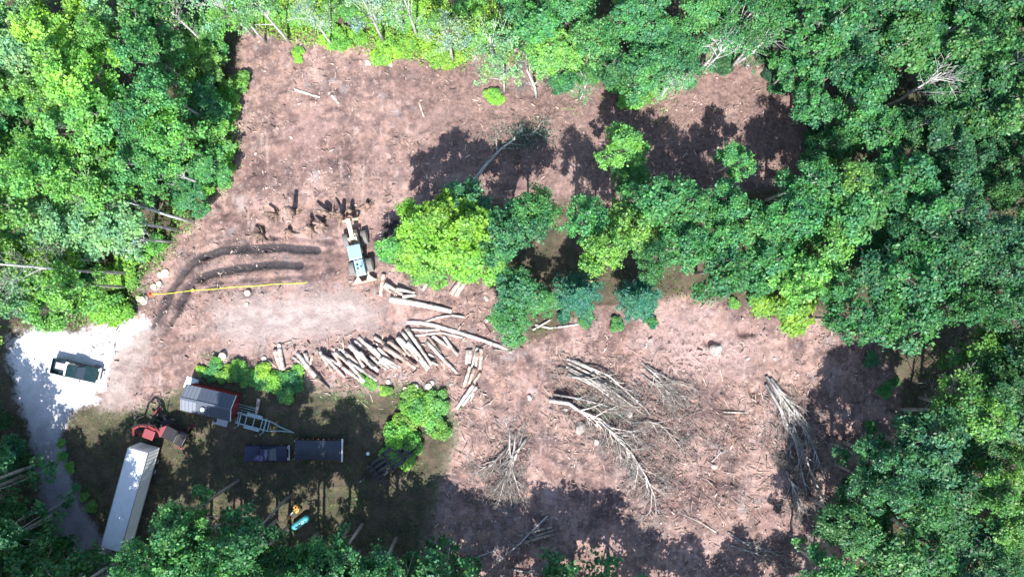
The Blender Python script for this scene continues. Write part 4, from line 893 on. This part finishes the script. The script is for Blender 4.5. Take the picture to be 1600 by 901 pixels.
# skidder -----------------------------------------------------------
YEL = paint('overexposed_tan_paint', (.64, .52, .35), .5, 0, .3); SKYB = paint('sky_reflection_blue', (.26, .45, .60), .30, .1, .15, (.3, .3, .3)); GREYT = paint('sunlit_dusty_tyre', (.20, .19, .18), .9, 0, .5, (.28, .24, .21))  # overexposure painted into the tan, sky reflection painted into the pale blue
sk = empty('log_skidder', on(562, 395), R(-78), 'tan articulated skidder with painted sky sheen on cab roof and hood standing in the dirt', 'skidder')
mb = MB(); mb.box((1.4, 0, 1.05), (2.9, 1.05, .7)); mb.box((.25, 0, .95), (.6, .5, .5)); mb.build('front_frame', YEL, sk, bevel=.05)
mb = MB(); mb.box((-1.5, 0, 1.05), (2.6, .95, .65), (0, 0, R(4))); mb.build('rear_frame', YEL, sk, bevel=.05)
MB().prism([(.95, 1.35), (2.85, 1.35), (2.95, 1.6), (2.8, 1.98), (.95, 2.15)], lambda z: .62 - .08 * (z - 1.35)).build('hood', SKYB, sk, bevel=.06)
o = MB().tube([(1.9, .3, 2.0), (1.9, .3, 2.75), (1.78, .3, 2.9)], [.07, .07, .06], 8).build('exhaust_pipe', DARKM, sk)
mb = MB(); mb.box((1.5, -.2, 2.09), (.35, .25, .05)); mb.box((1.95, -.22, 2.05), (.3, .22, .05)); mb.build('hood_vent', DARKM, sk)
mb = MB()
for x in (-.62, .75):
    for s_ in (-1, 1): mb.box((x, s_ * .68, 2.2), (.10, .10, 1.9))
mb.box((.06, 0, 1.3), (1.5, 1.45, .25)); mb.build('cab_frame', DARKM, sk, bevel=.02)
o = MB().box((.06, 0, 3.16), (1.72, 1.6, .14)).build('cab_roof', SKYB, sk, bevel=.05)
for s_ in (-1, 1): MB().box((.06, s_ * .68, 2.3), (1.25, .03, 1.5)).build('side_window', GLASS, sk)
MB().box((.76, 0, 2.35), (.03, 1.25, 1.4)).build('windshield', GLASS, sk)
MB().box((-.1, 0, 1.75), (.5, .55, .6)).build('seat', BLACK, sk, bevel=.05)
for x, y in ((1.75, 1.12), (1.75, -1.12), (-1.75, 1.16), (-1.75, -1.16)):
    wl = wheel(sk, x, y, .84, .68, 28, 22, YEL); wl.data.materials[0] = GREYT  # sunlight on the tyres is painted in as grey rubber
mb = MB(); mb.prism([(3.55, .15), (3.72, .2), (3.62, .7), (3.75, 1.15), (3.62, 1.15), (3.5, .7)], 1.45); mb.build('blade', YEL, sk, bevel=.02)
mb = MB()
for s_ in (-1, 1): mb.tube([(2.2, s_ * .62, .9), (3.0, s_ * .72, .95), (3.55, s_ * .95, .8)], [.13, .12, .11], 6); mb.add([(3.0, s_*.55, 1.02), (3.58, s_*.3, 1.1), (3.58, s_*1.35, 1.1), (3.0, s_*.8, 1.02), (3.0, s_*.55, .9), (3.58, s_*.3, .9), (3.58, s_*1.35, .9), (3.0, s_*.8, .9)], [(0,1,2,3),(7,6,5,4),(0,4,5,1),(1,5,6,2),(2,6,7,3),(3,7,4,0)])
mb.build('blade_arm', YEL, sk, bevel=.02)
mb = MB(); mb.box((-1.35, .42, 2.0), (.22, .18, 1.6), (0, R(-18), 0)); mb.box((-1.35, -.42, 2.0), (.22, .18, 1.6), (0, R(-18), 0)); mb.box((-1.65, 0, 2.78), (.3, 1.1, .24)); mb.build('arch', YEL, sk, bevel=.03)
o = MB().box((-2.85, 0, 2.75), (2.5, .52, .42), (0, R(6), 0)).build('boom', YEL, sk, bevel=.04)
mb = MB(); mb.tube([(-1.2, .2, 1.6), (-2.4, .15, 2.5)], .09, 8); mb.tube([(-1.2, -.2, 1.6), (-2.4, -.15, 2.5)], .09, 8); mb.build('hydraulic_ram', STEEL, sk)
gp = MB().box((-4.0, 0, 2.35), (.35, .5, .55)).build('grapple_head', YEL, sk, bevel=.04)
for s_ in (-1, 1):
    MB().tube([(-4.0, s_ * .25, 2.3), (-4.05, s_ * .85, 1.75), (-4.05, s_ * .7, 1.0), (-4.05, s_ * .25, .75)], [.17, .18, .14, .06], 7).build('tine', YEL, gp)

# white semi trailer -------------------------------------------------
ctr = G(194, 780.5, 4.05)
tr = empty('box_trailer', (ctr.x, ctr.y, hz(ctr.x, ctr.y)), R(74.5), 'long white box semi-trailer parked in half shade by the drive', 'semi-trailer')
TL, TW = 12.3, 2.42
MB().box((0, 0, 2.60), (TL, TW, 2.80)).build('box_body', WHITEP, tr, bevel=.03)
mb = MB()
for i in range(25):
    x = -TL/2 + .4 + i * (TL - .8) / 24
    for s_ in (-1, 1): mb.box((x, s_ * (TW/2 + .012), 2.6), (.05, .03, 2.6))
mb.build('side_rib', WHITEP, tr)
mb = MB(); mb.box((0, 0, 4.02), (TL - .06, TW - .06, .05))
for i in range(18): mb.box((-TL/2 + .5 + i * (TL - 1) / 17, 0, 4.05), (.06, TW - .2, .025))
mb.build('roof', paint('weathered_white_roof', (.70, .73, .77), .5, 0, .5, (.5, .48, .45), 1.2), tr)
mb = MB()
for s_ in (-1, 1): mb.box((0, s_ * (TW/2 + .01), 4.0), (TL, .07, .12)); mb.box((0, s_ * (TW/2 + .01), 1.22), (TL, .07, .16))
mb.build('edge_rail', STEEL, tr)
for s_ in (-1, 1):
    o = MB().box((TL/2 + .035, s_ * .6, 2.6), (.05, 1.17, 2.66)).build('rear_door', WHITEP, tr, bevel=.01)
    MB().tube([(TL/2 + .09, s_ * .25, 1.35), (TL/2 + .09, s_ * .25, 3.85)], .02, 6).build('lock_rod', STEEL, o)
    MB().box((TL/2 + .05, s_ * 1.1, 1.2), (.05, .16, .1)).build('taillight', REDL, tr)
    for k in range(2):
        wheel(tr, TL/2 - 2.0 - k * 1.3, s_ * .98, .5, .5, 22)
        wheel(tr, -TL/2 + .9 + k * 0 + k * 99 if False else TL/2 - 2.0 - k * 1.3, s_ * .45, .5, .3, 18) if False else None
    mb = MB(); mb.box((-TL/2 + 2.6, s_ * .75, .65), (.14, .14, 1.1)); mb.box((-TL/2 + 2.6, s_ * .75, .06), (.35, .3, .08)); mb.build('landing_leg', DARKM, tr)
mb = MB()
for s_ in (-1, 1): mb.box((0, s_ * .5, 1.05), (TL - .5, .14, .28))
for x in (-3, 0, 3): mb.box((x, 0, 1.05), (.12, 2.2, .16))
mb.box((TL/2 - .1, 0, .62), (.12, 2.2, .12)); mb.build('chassis', DARKM, tr)

# red shed -----------------------------------------------------------
RED = paint('barn_red_boards', (.23, .022, .028), .6, 0, .35, (.12, .05, .045)); ROOFM = paint('sunlit_weathered_roofing', (.17, .19, .225), .6, .1, .45, (.18, .18, .19), 1.3)
sc_ = on(338, 624)
sh = empty('red_shed', sc_, R(-13), 'small red board shed with weathered grey metal roof and white vent', 'shed')
L_, W_ = 5.9, 3.0
MB().box((0, 0, 1.1), (L_, W_, 2.3)).build('wall', RED, sh)
mb = MB()
for s_ in (-1, 1): mb.add([(s_ * L_/2, -W_/2, 2.25), (s_ * L_/2, W_/2, 2.25), (s_ * L_/2, 0, 3.0)], [(0, 1, 2)])
for i in range(17):
    for s_ in (-1, 1): mb.box((s_ * (L_/2 + .012), -W_/2 + .1 + i * (W_ - .2) / 16, 1.15), (.03, .05, 2.2))
for i in range(30): mb.box((-L_/2 + .1 + i * (L_ - .2) / 29, W_/2 + .012, 1.15), (.05, .03, 2.2))
mb.build('batten', RED, sh)
mb = MB()
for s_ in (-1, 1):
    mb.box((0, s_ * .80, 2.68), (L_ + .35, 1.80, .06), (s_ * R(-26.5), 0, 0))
    mb.box((-L_/2 + .85, s_ * .815, 2.705), (2.0, 1.74, .02), (s_ * R(-26.5), 0, 0), mi=1)  # sunlight painted as lighter roof panels; shade painted into the darker rest
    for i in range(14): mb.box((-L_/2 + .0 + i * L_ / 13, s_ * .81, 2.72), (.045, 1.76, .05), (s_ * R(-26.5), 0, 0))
mb.box((0, 0, 3.1), (L_ + .36, .28, .06)); rf = mb.build('roof', [paint('shaded_slate_roofing', (.075, .090, .125), .55, .1, .35, (.05, .05, .06), 1.3), ROOFM], sh)
MB().tube([(-.2, -.75, 2.6), (-.2, -.75, 3.15)], [.2, .2], 14).build('vent_pipe', WHITEP, rf); MB().tube([(-.2, -.75, 3.14), (-.2, -.75, 3.26)], [.27, .12], 14).build('vent_cap', WHITEP, rf)
o = MB().box((L_/2 + .04, -.2, 1.0), (.06, 1.3, 1.95)).build('door', paint('dull_red_door', (.30, .035, .04), .55, 0, .3), sh, bevel=.01); MB().box((L_/2 + .09, .3, 1.0), (.05, .05, .2)).build('handle', STEEL, o)
mb = MB()
for s_ in (-1, 1): mb.box((L_/2 + .19, s_ * .79, 2.66), (.05, 1.84, .16), (s_ * R(-26.5), 0, 0))
mb.build('fascia', WHITEP, sh)
def leaf_sheet(px, py, rz, sz, name, label, mat, cat):
    r_ = empty(name, on(px, py), rz, label, cat); mb = MB(); n = 10
    for i in range(n): mb.box((-sz[0]/2 + (i + .5) * sz[0] / n, 0, .12 + .02 * (i % 2)), (sz[0] / n * .97, sz[1], .02), (0, 0, 0))
    mb.build('corrugated_panel', mat, r_); mb = MB()
    for s_ in (-1, 1): mb.box((0, s_ * sz[1] * .35, .05), (sz[0], .09, .09))
    mb.build('batten', LOGD, r_)
leaf_sheet(299, 599, R(-20), (1.6, 1.5), 'roofing_sheet_stack', 'pale sheet of roofing lying at the corner of the red shed', paint('galvanized_sheet', (.66, .68, .70), .4, .3, .15), 'metal sheets')
leaf_sheet(345, 658, R(-15), (1.9, .9), 'tarp_board', 'pale board leaning low beside the shaded side of the red shed', paint('pale_board', (.48, .50, .54), .6, 0, .3), 'board')

# red log loader -----------------------------------------------------
LRED = paint('faded_red_paint', (.23, .034, .042), .45, 0, .35, (.12, .06, .05)); 
lc = on(268, 668); ld = empty('log_loader', lc, 0, 'red knuckleboom log loader with folded boom on a black trailer base', 'log loader')
def LP(px, py, z): return G(px, py) - Vector((lc.x, lc.y, 0)) + Vector((0, 0, z))   # pixel = plan position
mb = MB()
for s_ in (-1, 1): mb.box((0, s_ * .5, .85), (5.4, .2, .35), (0, 0, R(-28)))
mb.box((.2, .0, .98), (2.4, 2.0, .12), (0, 0, R(-28)))
for x in (-2.0, 0, 1.9): mb.box((x * math.cos(R(28)), -x * math.sin(R(28)), .85), (.16, 2.3, .22), (0, 0, R(-28)))
mb.build('base_frame', DARKM, ld, bevel=.02)
for x in (-1.3, -.2):
    for s_ in (-1, 1):
        a = R(-28); wl = wheel(ld, x * math.cos(a) - s_ * 1.05 * math.sin(a), x * math.sin(a) + s_ * 1.05 * math.cos(a), .5, .36); wl.rotation_euler = (0, 0, a)
mb = MB()
for (sx, sy) in ((2.2, 1.5), (2.2, -1.5), (-2.4, 1.4), (-2.4, -1.4)):
    a = R(-28); P_ = Vector((sx * math.cos(a) - sy * math.sin(a), sx * math.sin(a) + sy * math.cos(a), 0)); Q_ = Vector((sx * math.cos(a) - sy * .35 * math.sin(a), sx * math.sin(a) + sy * .35 * math.cos(a), .9))
    mb.tube([Q_, P_ + Vector((0, 0, .75)), P_ + Vector((0, 0, .08))], [.1, .1, .09], 7); mb.tube([P_ + Vector((0, 0, .0)), P_ + Vector((0, 0, .08))], .3, 10)
mb.build('outrigger', LRED, ld)
MB().tube([(0, 0, .9), (0, 0, 1.5)], [.62, .55], 18).build('turntable', DARKM, ld); MB().box((0, 0, 1.85), (1.3, 1.1, .75), (0, 0, R(20))).build('turret', LRED, ld, bevel=.06)
mb = MB(); mb.box((.9, -.35, 1.7), (1.7, 1.6, 1.1), (0, 0, R(-28))); mb.box((1.95, -.95, 1.45), (1.2, 1.8, .8), (0, 0, R(-28))); mb.build('engine_cover', paint('oily_black_paint', (.016, .014, .015), .35, 0, .12, (.06, .04, .035)), ld, bevel=.06)
cabp = LP(250, 671, 0); mb = MB(); mb.box(cabp + Vector((0, 0, 2.75)), (1.35, 1.15, .16), (0, 0, R(-22))); mb.build('cab_roof', LRED, ld, bevel=.05)
mb = MB()
for sx in (-1, 1):
    for sy in (-1, 1): mb.box(cabp + Vector((sx * .55, sy * .45, 1.95)), (.08, .08, 1.6))
mb.box(cabp + Vector((0, 0, 1.2)), (1.25, 1.05, .14), (0, 0, R(-22))); mb.build('cab_frame', LRED, ld)
MB().box(cabp + Vector((0, 0, 1.55)), (.5, .5, .55)).build('seat', BLACK, ld, bevel=.05); 
mb = MB(); mb.tube([LP(262, 668, 2.0), LP(253, 656, 3.4), LP(244, 655, 4.0)], [.24, .21, .17], 8); mb.build('main_boom', LRED, ld, bevel=0)
mb = MB(); mb.tube([LP(244, 655, 4.05), LP(233, 660, 3.7), LP(226, 674, 2.6)], [.16, .14, .12], 8); mb.build('stick_boom', LRED, ld)
MB().tube([LP(258, 662, 2.4), LP(246, 655.5, 3.55)], .09, 8).build('hydraulic_ram', STEEL, ld)
gp = MB().tube([LP(226, 674, 2.65), LP(226, 674, 1.9)], [.16, .2], 8).build('grapple_head', DARKM, ld)
for s_ in (-1, 1):
    q_ = LP(226, 674, 1.95); MB().tube([q_ + Vector((s_*.15, 0, 0)), q_ + Vector((s_*.75, .1, -.5)), q_ + Vector((s_*.7, .1, -1.1)), q_ + Vector((s_*.2, .1, -1.5))], [.13, .13, .1, .05], 6).build('tine', LRED, gp)
mb = MB(); mb.tube([LP(256, 660, 3.0), LP(250, 652, 4.6), LP(240, 652, 4.4), LP(232, 659, 3.9)], .05, 6); mb.tube([LP(262, 668, 2.2), LP(264, 655, 3.6), LP(246, 654, 4.2)], .05, 6); mb.build('hydraulic_hose', BLACK, ld)

# trailers and small things in the yard ------------------------------
TEALS = paint('weathered_teal_steel', (.32, .42, .44), .45, .4, .4, (.16, .17, .14)); BLKP = paint('black_paint', (.026, .028, .032), .35, .1, .25, (.10, .09, .08)); TARP = paint('navy_tarp', (.024, .032, .050), .42, 0, .3, (.06, .06, .07)); 
lt = empty('metal_log_trailer', on(411, 660), R(-15), 'weathered teal steel log trailer frame half sunk in weeds', 'trailer')
mb = MB()
for s_ in (-1, 1): mb.box((-1.0, s_ * .62, .75), (4.2, .14, .18)); mb.tube([(1.1, s_ * .62, .75), (2.4, s_ * .25, .72), (4.0, 0, .65)], [.08, .08, .07], 6)
for x in (-2.9, -1.9, -.9, .1, 1.0): mb.box((x, 0, .76), (.1, 1.3, .12))
mb.build('frame', TEALS, lt)
for x in (-2.6, .6):
    mb = MB(); mb.box((x, 0, .92), (.14, 1.9, .14))
    for s_ in (-1, 1): mb.box((x, s_ * .92, 1.45), (.1, .1, 1.1), (s_ * R(-5), 0, 0))
    mb.build('bunk', TEALS, lt)
for s_ in (-1, 1):
    wheel(lt, -1.4, s_ * .85, .38, .24); wheel(lt, -.5, s_ * .85, .38, .24); MB().box((-.95, s_ * .85, .86), (2.0, .3, .04)).build('fender', TEALS, lt, bevel=.02)
MB().tube([(3.6, 0, .1), (3.6, 0, 1.1)], .05, 8).build('jack', STEEL, lt); MB().tube([(3.95, 0, .65), (4.25, 0, .65)], [.09, .06], 8).build('coupler', STEEL, lt)
pl = empty('pallet_rack', on(385, 640), R(-15), 'low steel rack of grey rods lying above the teal log trailer', 'rack')
mb = MB()
for i in range(5): mb.box((0, -.6 + i * .3, .35), (2.6, .06, .06))
mb.build('rod', TEALS, pl); mb = MB()
for x in (-1, 1): mb.box((x, 0, .24), (.1, 1.5, .14)); mb.box((x, .6, .1), (.1, .1, .22)); mb.box((x, -.6, .1), (.1, .1, .22))
mb.build('cross_bar', LOGD, pl)
dt = empty('dump_trailer', on(504, 697), R(-1), 'tarped black dump trailer with white rear bar parked behind the navy pickup', 'trailer')
BL, BW = 5.6, 2.3
mb = MB()
for s_ in (-1, 1): mb.box((0, s_ * BW/2, 1.45), (BL, .08, 1.3))
mb.box((-BL/2, 0, 1.45), (.08, BW, 1.3)); mb.box((0, 0, .85), (BL, BW, .1)); mb.build('bed_wall', BLKP, dt, bevel=.01)
mb = MB()
for s_ in (-1, 1):
    for i in range(9): mb.box((-BL/2 + .25 + i * (BL - .5) / 8, s_ * (BW/2 + .09), 1.4), (.1, .1, 1.25))
mb.build('stake', BLKP, dt)
mb = MB()
for s_ in (-1, 1):
    for i in range(9): mb.box((-BL/2 + .25 + i * (BL - .5) / 8, s_ * (BW/2 + .17), 1.95), (.12, .06, .1))
mb.build('marker_light', paint('amber_lens', (.42, .10, .03), .3, 0, .1), dt)
V = []; Fc = []; nn, mm = 22, 8; rgt = random.Random(3)
for i in range(nn + 1):
    for j in range(mm + 1):
        u = i / nn; v = j / mm; V.append((-BL/2 + .02 + u * (BL - .04), (v - .5) * BW * 1.0, 2.13 + .22 * math.sin(v * 3.1416) + (-.05 if (i % 4) in (1, 2, 3) else .0) * math.sin(v * 3.14) + rgt.uniform(-.012, .012)))
for i in range(nn):
    for j in range(mm): k = i * (mm + 1) + j; Fc.append((k, k + mm + 1, k + mm + 2, k + 1))
mb = MB(); mb.add(V, Fc); o = mb.build('tarp_cover', TARP, dt, smooth=True)
MB().box((BL/2 + .1, 0, 1.95), (.2, BW + .5, .14)).build('rear_bar', WHITEP, dt, bevel=.02); MB().box((BL/2, 0, 1.4), (.08, BW, 1.2)).build('tailgate', BLKP, dt, bevel=.02)
for s_ in (-1, 1):
    MB().box((-BL/2 - .06, s_ * (BW/2 - .05), 1.6), (.1, .14, 1.3)).build('corner_post', STEEL, dt)
    for x in (-.2, .8): wheel(dt, x, s_ * .92, .4, .28)
mb = MB()
for s_ in (-1, 1): mb.box((0, s_ * .5, .66), (BL, .12, .22)); mb.tube([(-BL/2, s_ * .5, .66), (-BL/2 - 1.0, 0, .6)], .07, 6)
mb.build('chassis', DARKM, dt)
ft = empty('log_trailer', on(608, 718), R(36), 'black flatbed log trailer parked at a slant beside the lime bush', 'trailer')
mb = MB()
for s_ in (-.95, -.32, .32, .95): mb.box((.2, s_, .95), (5.4, .34, .16))
for x in (-2.2, -1, .3, 1.6, 2.7): mb.box((x, 0, .80), (.14, 2.3, .14))
mb.build('deck_beam', BLKP, ft, bevel=.01)
mb = MB()
for s_ in (-1, 1): mb.box((0, s_ * .5, .62), (5.6, .14, .26)); mb.tube([(-2.6, s_ * .5, .62), (-4.1, s_ * .04, .58)], .08, 6)
mb.build('chassis', DARKM, ft)
for x in (-1.9, 0, 1.9):
    mb = MB(); mb.box((x, 0, 1.1), (.18, 2.3, .16))
    for s_ in (-1, 1): mb.box((x, s_ * 1.1, 1.55), (.12, .1, .95))
    mb.build('bunk', DARKM, ft)
for s_ in (-1, 1):
    for x in (.3, 1.2): wheel(ft, x, s_ * 1.02, .4, .28)
    MB().box((.75, s_ * 1.08, .93), (2.0, .4, .05)).build('fender', BLKP, ft, bevel=.02)
    MB().box((3.25, s_ * .6, .8), (.9, .5, .1), (0, R(-20), 0)).build('ramp', BLKP, ft)
    MB().box((2.95, s_ * 1.0, .9), (.06, .16, .12)).build('taillight', REDL, ft)
MB().tube([(-3.7, 0, .08), (-3.7, 0, 1.2)], .06, 8).build('jack', STEEL, ft); MB().tube([(-4.1, 0, .6), (-4.4, 0, .6)], [.1, .07], 8).build('coupler', STEEL, ft)
TANK = paint('turquoise_paint', (.06, .36, .38), .45, 0, .3, (.10, .2, .2)); tk = empty('fuel_tank', on(472, 813), R(36), 'turquoise round-ended tank lying in the shaded yard', 'tank')
MB().tube([(-1.28, 0, .55), (-1.2, 0, .55), (-1.0, 0, .55), (-.75, 0, .55), (.75, 0, .55), (1.0, 0, .55), (1.2, 0, .55), (1.28, 0, .55)], [.08, .24, .38, .43, .43, .38, .24, .08], 20).build('shell', TANK, tk, smooth=True)
mb = MB(); mb.tube([(0, 0, .95), (0, 0, 1.06)], [.14, .12], 12); mb.tube([(.5, 0, .95), (.5, 0, 1.03)], [.06, .05], 10); mb.build('filler_cap', STEEL, tk)
mb = MB()
for x in (-.7, .7): mb.box((x, 0, .12), (.14, .7, .3))
mb.build('cradle', DARKM, tk)
YLW = paint('yellow_paint', (.62, .30, .03), .45, 0, .3); ls = empty('log_splitter', on(461, 796), R(48), 'yellow log splitter standing beside the turquoise tank', 'log splitter')
MB().box((-.1, 0, .7), (2.0, .18, .2)).build('beam', YLW, ls, bevel=.01); MB().box((.75, 0, 1.0), (.5, .75, .5)).build('engine_cover', YLW, ls, bevel=.05); MB().tube([(.75, .1, 1.25), (.75, .1, 1.36)], .14, 12).build('air_filter', BLACK, ls)
MB().prism([(-.95, .8), (-.7, .8), (-.92, 1.25)], .04).build('wedge', STEEL, ls); MB().tube([(0, 0, .92), (-.55, 0, .92)], .1, 10).build('ram', STEEL, ls); MB().box((-.95, 0, .95), (.25, .55, .12)).build('foot_plate', YLW, ls, bevel=.01)
MB().box((.3, -.32, .6), (.5, .3, .35)).build('oil_tank', YLW, ls, bevel=.04)
for s_ in (-1, 1): wheel(ls, .55, s_ * .48, .28, .16)
MB().tube([(-1.1, 0, .65), (-1.7, 0, .45)], .04, 6).build('tow_bar', DARKM, ls)
bk = empty('plastic_bucket', on(576, 707), 0, 'white plastic bucket on the ground left of the slanting black trailer', 'bucket'); MB().tube([(0, 0, 0), (0, 0, .42)], [.16, .20], 16).build('tub', WHITEP, bk); MB().tube([(0, 0, .42), (0, 0, .45)], .215, 16).build('lid', WHITEP, bk)
# yellow tape with its marker pegs
TAPE = paint('yellow_tape', (.72, .66, .06), .6, 0, .12); pts = []
for i in range(40):
    t_ = i / 39; px_ = 480 + (238 - 480) * t_; py_ = 441 + 19 * t_ - 1.5 * math.sin(t_ * 3.1) + .5 * math.sin(t_ * 23); q_ = on(px_, py_); pts.append(q_ + Vector((0, 0, .07)))
o_ = pts[0].copy(); mb = MB(); mb.tube([p - o_ for p in pts], [.05] * 40, 6); tp = mb.build('survey_tape', TAPE, None, loc=o_); tag(tp, 'long yellow tape stretched across the rutted dirt', 'tape')
kn = MB().box((0, 0, 0), (.42, .34, .1), (0, 0, .6)).build('tape_knot', TAPE, tp, bevel=.03, loc=pts[29] - o_ + Vector((0, 0, .05)))
ORG = paint('orange_paint', (.70, .14, .05), .5, 0, .2); cn = empty('marker_cone', on(235, 460), 0, 'small orange marker cone at the left end of the yellow tape', 'cone')
MB().box((0, 0, .03), (.55, .55, .06)).build('base', ORG, cn, bevel=.02); MB().tube([(0, 0, .05), (0, 0, .6)], [.2, .05], 14).build('cone', ORG, cn)
print('OBJECTS', len(bpy.data.objects))
